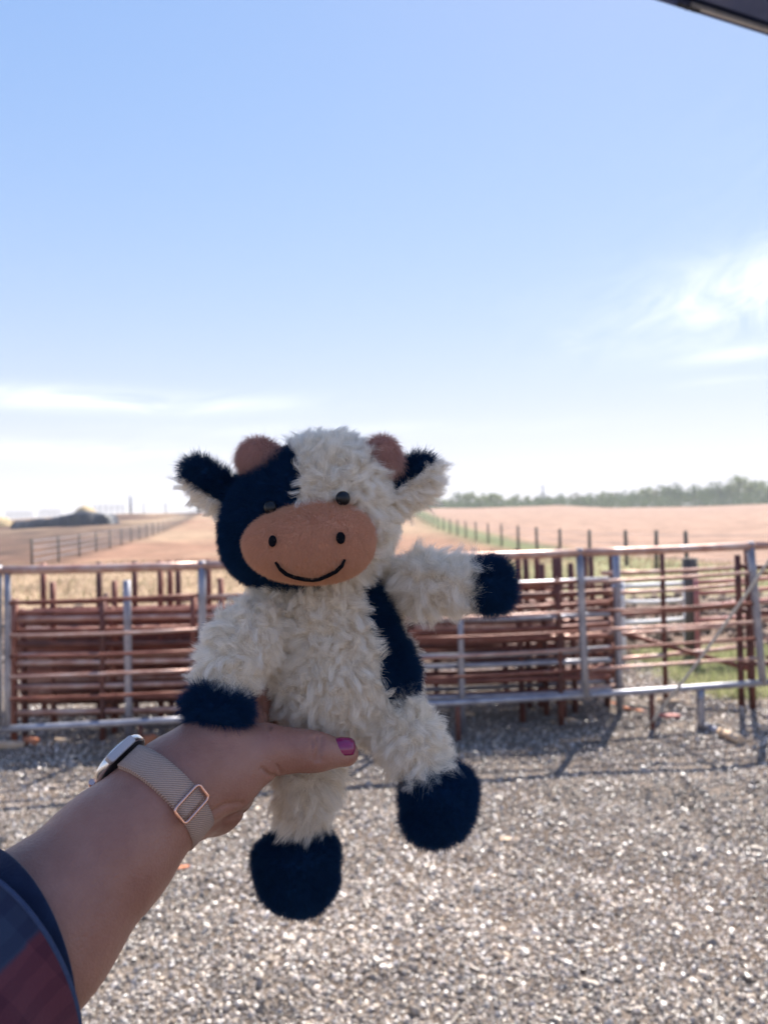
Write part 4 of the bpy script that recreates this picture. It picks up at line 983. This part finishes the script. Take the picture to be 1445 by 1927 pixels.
def crease(P, NV, line, wpx, depth):
    uv = unproj(P); best = np.full(len(P), 1e9)
    for a, b_ in zip(line[:-1], line[1:]):
        a = np.array(a, float); b_ = np.array(b_, float); ab = b_ - a; t_ = np.clip(((uv - a) @ ab) / (ab @ ab), 0, 1)
        best = np.minimum(best, np.linalg.norm(uv - a - t_[:, None] * ab, axis=1))
    w_ = np.exp(-(best / wpx) ** 2) * (NV[:, 1] < 0) * (P[:, 1] < .47)
    return P - NV * (w_ * depth * 1.2)[:, None]
for ln, wp, dp in [([(596, 1388), (600, 1405), (594, 1432)], 4, .0012), ([(606, 1388), (604, 1410), (602, 1430)], 4, .0010), ([(588, 1390), (587, 1425)], 3.5, .0007), ([(493, 1446), (507, 1458), (520, 1462)], 3.5, .0011), ([(522, 1440), (528, 1452)], 3, .0008),
                   ([(395, 1532), (425, 1515), (455, 1512)], 5, .0012), ([(398, 1556), (430, 1540), (462, 1528)], 5, .0014), ([(508, 1368), (502, 1345), (496, 1315)], 4.5, .0013), ([(380, 1500), (388, 1530)], 8, .001)]:
    P = crease(P, NV, ln, wp, dp)
mesh_np('arm', toW(P), Q, person, M['skin'], True)
# nail
p, n = on_surf((652, 1412), P, NV, 0); c = C(645, 1409, .431)
n = np.array([.16, -.80, .48]); n /= np.linalg.norm(n); x = np.array([1., .12, -.06]); x -= n * (x @ n); x /= np.linalg.norm(x); z = np.cross(n, x); z = z if z[2] > 0 else -z
V = []; Fs = []; n1, n2 = 9, 13
for i in range(n1):
    a_ = -1 + 2 * i / (n1 - 1)
    for j in range(n2):
        b_ = (-1 + 2 * j / (n2 - 1)); ww = (1 - .18 * abs(a_) ** 3)
        ang = b_ * .80; rr = .0073
        V.append(toW(c + x * a_ * .0066 * (1 - .1 * b_ * b_) + z * math.sin(ang) * rr * ww + n * (math.cos(ang) * rr * ww + .0012 - .0006 * a_ * a_)))
for i in range(n1 - 1):
    for j in range(n2 - 1): Fs.append((i * n2 + j, i * n2 + j + 1, (i + 1) * n2 + j + 1, (i + 1) * n2 + j))
o = mesh_np('thumbnail', V, Fs, person, M['nail'], True); sm = o.modifiers.new('solid', 'SOLIDIFY'); sm.thickness = .0006; sm.offset = 1
o['label'] = 'magenta painted thumbnail'
# axis frame
e1 = -Wc / np.linalg.norm(Wc); e1 -= a_ax * (e1 @ a_ax); e1 /= np.linalg.norm(e1); e2 = np.cross(a_ax, e1)      # e1 faces the camera
if e2[2] < 0: e2 = -e2                                                                                   # e2 up-left
def ring(s, th, r): return cs_(s) + (e1 * math.cos(th) + e2 * math.sin(th)) * r
def shell(name, fs, fr, smax, mm, nth=96, ns_=44, thick=.0016, seed=3):
    rr = random.Random(seed); phs = [(rr.uniform(0, 6.28), rr.randint(1, 5), rr.uniform(20, 70)) for _ in range(7)]
    V = []; UV = []; Fs = []
    for i in range(ns_ + 1):
        t_ = (i / ns_) ** 1.4
        for j in range(nth):
            th = 2 * math.pi * j / nth; s0 = fs(th); s = s0 + (smax - s0) * t_
            fold = sum(math.sin(k_ * th + s * f_ * 3 + p_) for p_, k_, f_ in phs) * .0007
            r = fr(th, s - s0) + fold * min(1, .3 + (s - s0) * 30)
            V.append(toW(ring(s, th, r))); UV.append((j / nth, s * 8))
    for i in range(ns_):
        for j in range(nth): Fs.append((i * nth + j, i * nth + (j + 1) % nth, (i + 1) * nth + (j + 1) % nth, (i + 1) * nth + j))
    o = mesh_np(name, V, Fs, person, M[mm], True)
    uvl = o.data.uv_layers.new(name='UVMap')
    for pl in o.data.polygons:
        us_ = [UV[v] for v in pl.vertices]; mxu = max(q[0] for q in us_)
        for li, q in zip(pl.loop_indices, us_): uvl.data[li].uv = (q[0] if not (mxu > .9 and q[0] < .1) else q[0] + 1, q[1])
    sm = o.modifiers.new('solid', 'SOLIDIFY'); sm.thickness = thick; sm.offset = 1
    sb = o.modifiers.new('sub', 'SUBSURF'); sb.levels = 1; sb.render_levels = 1
    return o
shell('sleeve', lambda th: .088 - .007 * math.sin(th) - .012 * max(0, math.cos(th)) ** 1.5, lambda th, q: .0465 + .002 * math.exp(-q * 200) + q * .05, .34, 'flannel', thick=.0022)
hem = [Vector(toW(ring(.088 - .007 * math.sin(th) - .012 * max(0, math.cos(th)) ** 1.5 + .0006, th, .0495))) for th in [2 * math.pi * k / 96 for k in range(97)]]
m_, t, b = mat('hem_thread'); L(t, ramp(t, noise(t, 500, 3), [(.3, (.025, .042, .095)), (.7, (.04, .06, .12))]), b.inputs['Base Color']); b.inputs['Roughness'].default_value = .95
MB().tube(hem, .0011, 8, cap=False).build('hem', m_, person, True)
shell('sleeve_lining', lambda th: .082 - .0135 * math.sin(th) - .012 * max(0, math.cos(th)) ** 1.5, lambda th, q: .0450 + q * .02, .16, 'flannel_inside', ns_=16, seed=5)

# ------------------------------------------------------------------ watch
watch = empty('wristwatch', toW(cs_(0)), 'smartwatch with silver case and woven beige strap worn on the left wrist', 'watch')
nW = np.array([-.77, .26, .58]); nW -= a_ax * (nW @ a_ax); nW /= np.linalg.norm(nW)
thW = math.atan2(nW @ e2, nW @ e1); tW = np.cross(a_ax, nW)
RB = .0273
def band(name, t0, t1, s_c, wd, R0, thick, mm, n_=80, lift=None):
    V = []; UV = []; Fs = []; wsec = [(-1, 0), (-.96, 1), (-.5, 1.05), (0, 1.08), (.5, 1.05), (.96, 1), (1, 0), (0, -.1)]
    for i in range(n_ + 1):
        th = t0 + (t1 - t0) * i / n_; R = R0 + (lift(th) if lift else 0)
        for (a_, b_) in wsec: V.append(toW(ring(s_c - a_ * wd / 2, th, R + b_ * thick))); UV.append((th / (2 * math.pi), a_))
    k_ = len(wsec)
    for i in range(n_):
        for j in range(k_): Fs.append((i * k_ + j, (i + 1) * k_ + j, (i + 1) * k_ + (j + 1) % k_, i * k_ + (j + 1) % k_))
    Fs.append(tuple(range(k_))); Fs.append(tuple(n_ * k_ + j for j in range(k_ - 1, -1, -1)))
    o = mesh_np(name, V, Fs, watch, M[mm], True); uvl = o.data.uv_layers.new(name='UVMap')
    for pl in o.data.polygons:
        for li, vi in zip(pl.loop_indices, pl.vertices): uvl.data[li].uv = UV[vi]
    return o
band('strap', thW - .62, thW - 2 * math.pi + .62, -.002, .0148, RB, .0016, 'strap', 120)
band('strap_overlap', thW - .66, -.50, -.002, .0144, RB + .0018, .0014, 'strap', 50)
# buckle loop
bp = []
for (aa, tt) in [(-1, -1), (-.8, -1.12), (.8, -1.12), (1, -1), (1.08, -.8), (1.08, .8), (1, 1), (.8, 1.12), (-.8, 1.12), (-1, 1), (-1.08, .8), (-1.08, -.8)]:
    bp.append(Vector(toW(ring(-.002 - aa * .0078, -.40 + tt * .135, RB + .0042))))
bp = bp + [bp[0], bp[1]]
MB().tube(bp, .00085, 8, cap=False).build('buckle', M['rose_gold'], watch, True)
# case: lathed disc on the back of the wrist
cc0 = cs_(-.002) + nW * (RB - .0022)
def lathe(name, prof, mm, n_=56, sc=1.0):
    V = []; Fs = []
    for (r, h_) in prof:
        for j in range(n_):
            b_ = 2 * math.pi * j / n_; V.append(toW(cc0 + nW * h_ + (a_ax * math.cos(b_) + tW * math.sin(b_)) * r))
    for i in range(len(prof) - 1):
        for j in range(n_): Fs.append((i * n_ + j, i * n_ + (j + 1) % n_, (i + 1) * n_ + (j + 1) % n_, (i + 1) * n_ + j))
    Fs.append(tuple(range(n_ - 1, -1, -1))); Fs.append(tuple((len(prof) - 1) * n_ + j for j in range(n_)))
    return mesh_np(name, V, Fs, watch, M[mm], True)
lathe('sensor_back', [(.010, .000), (.0125, .0008), (.015, .0024), (.0158, .0032)], 'black_plastic')
case = lathe('case', [(.0140, .0028), (.0157, .0030), (.0163, .0037), (.0163, .0064), (.0156, .0075), (.0146, .0079)], 'silver')
lathe('watch_glass', [(.0147, .0078), (.0141, .0084), (.010, .0090), (.004, .0092)], 'glass')
for sg in (-1, 1):
    c = cc0 + nW * .0045 + tW * sg * .0158
    MB().box(toW(c), RN @ (a_ax * .0080), RN @ (tW * .0042 - nW * sg * .0 - nW * .0012 * 1), RN @ (nW * .0024)).build('strap_connector', M['grey_plastic'], watch, bevel=.0012)
    c = cc0 + nW * .006 + a_ax * .0 + tW * sg * .0
c = cc0 + nW * .0063 - a_ax * .0168
MB().tube([Vector(toW(c + tW * .004)), Vector(toW(c - tW * .004))], .0016, 10).build('side_button', M['rose_gold'], watch, True)

# ------------------------------------------------------------------ air
mb = MB(); mb.box((0, 255, 12), (960, 0, 0), (0, 480, 0), (0, 0, 17))
hz = mb.build('haze', None, None); hz['kind'] = 'stuff'
m_ = bpy.data.materials.new('haze_air'); m_.use_nodes = True; t = m_.node_tree; t.nodes.clear()
pv = t.nodes.new('ShaderNodeVolumePrincipled'); pv.inputs['Density'].default_value = .0006; pv.inputs['Color'].default_value = (.93, .96, 1, 1); pv.inputs['Anisotropy'].default_value = .1
o_ = t.nodes.new('ShaderNodeOutputMaterial'); L(t, pv.outputs[0], o_.inputs['Volume']); hz.data.materials.append(m_)
SC.cycles.volume_bounces = 0
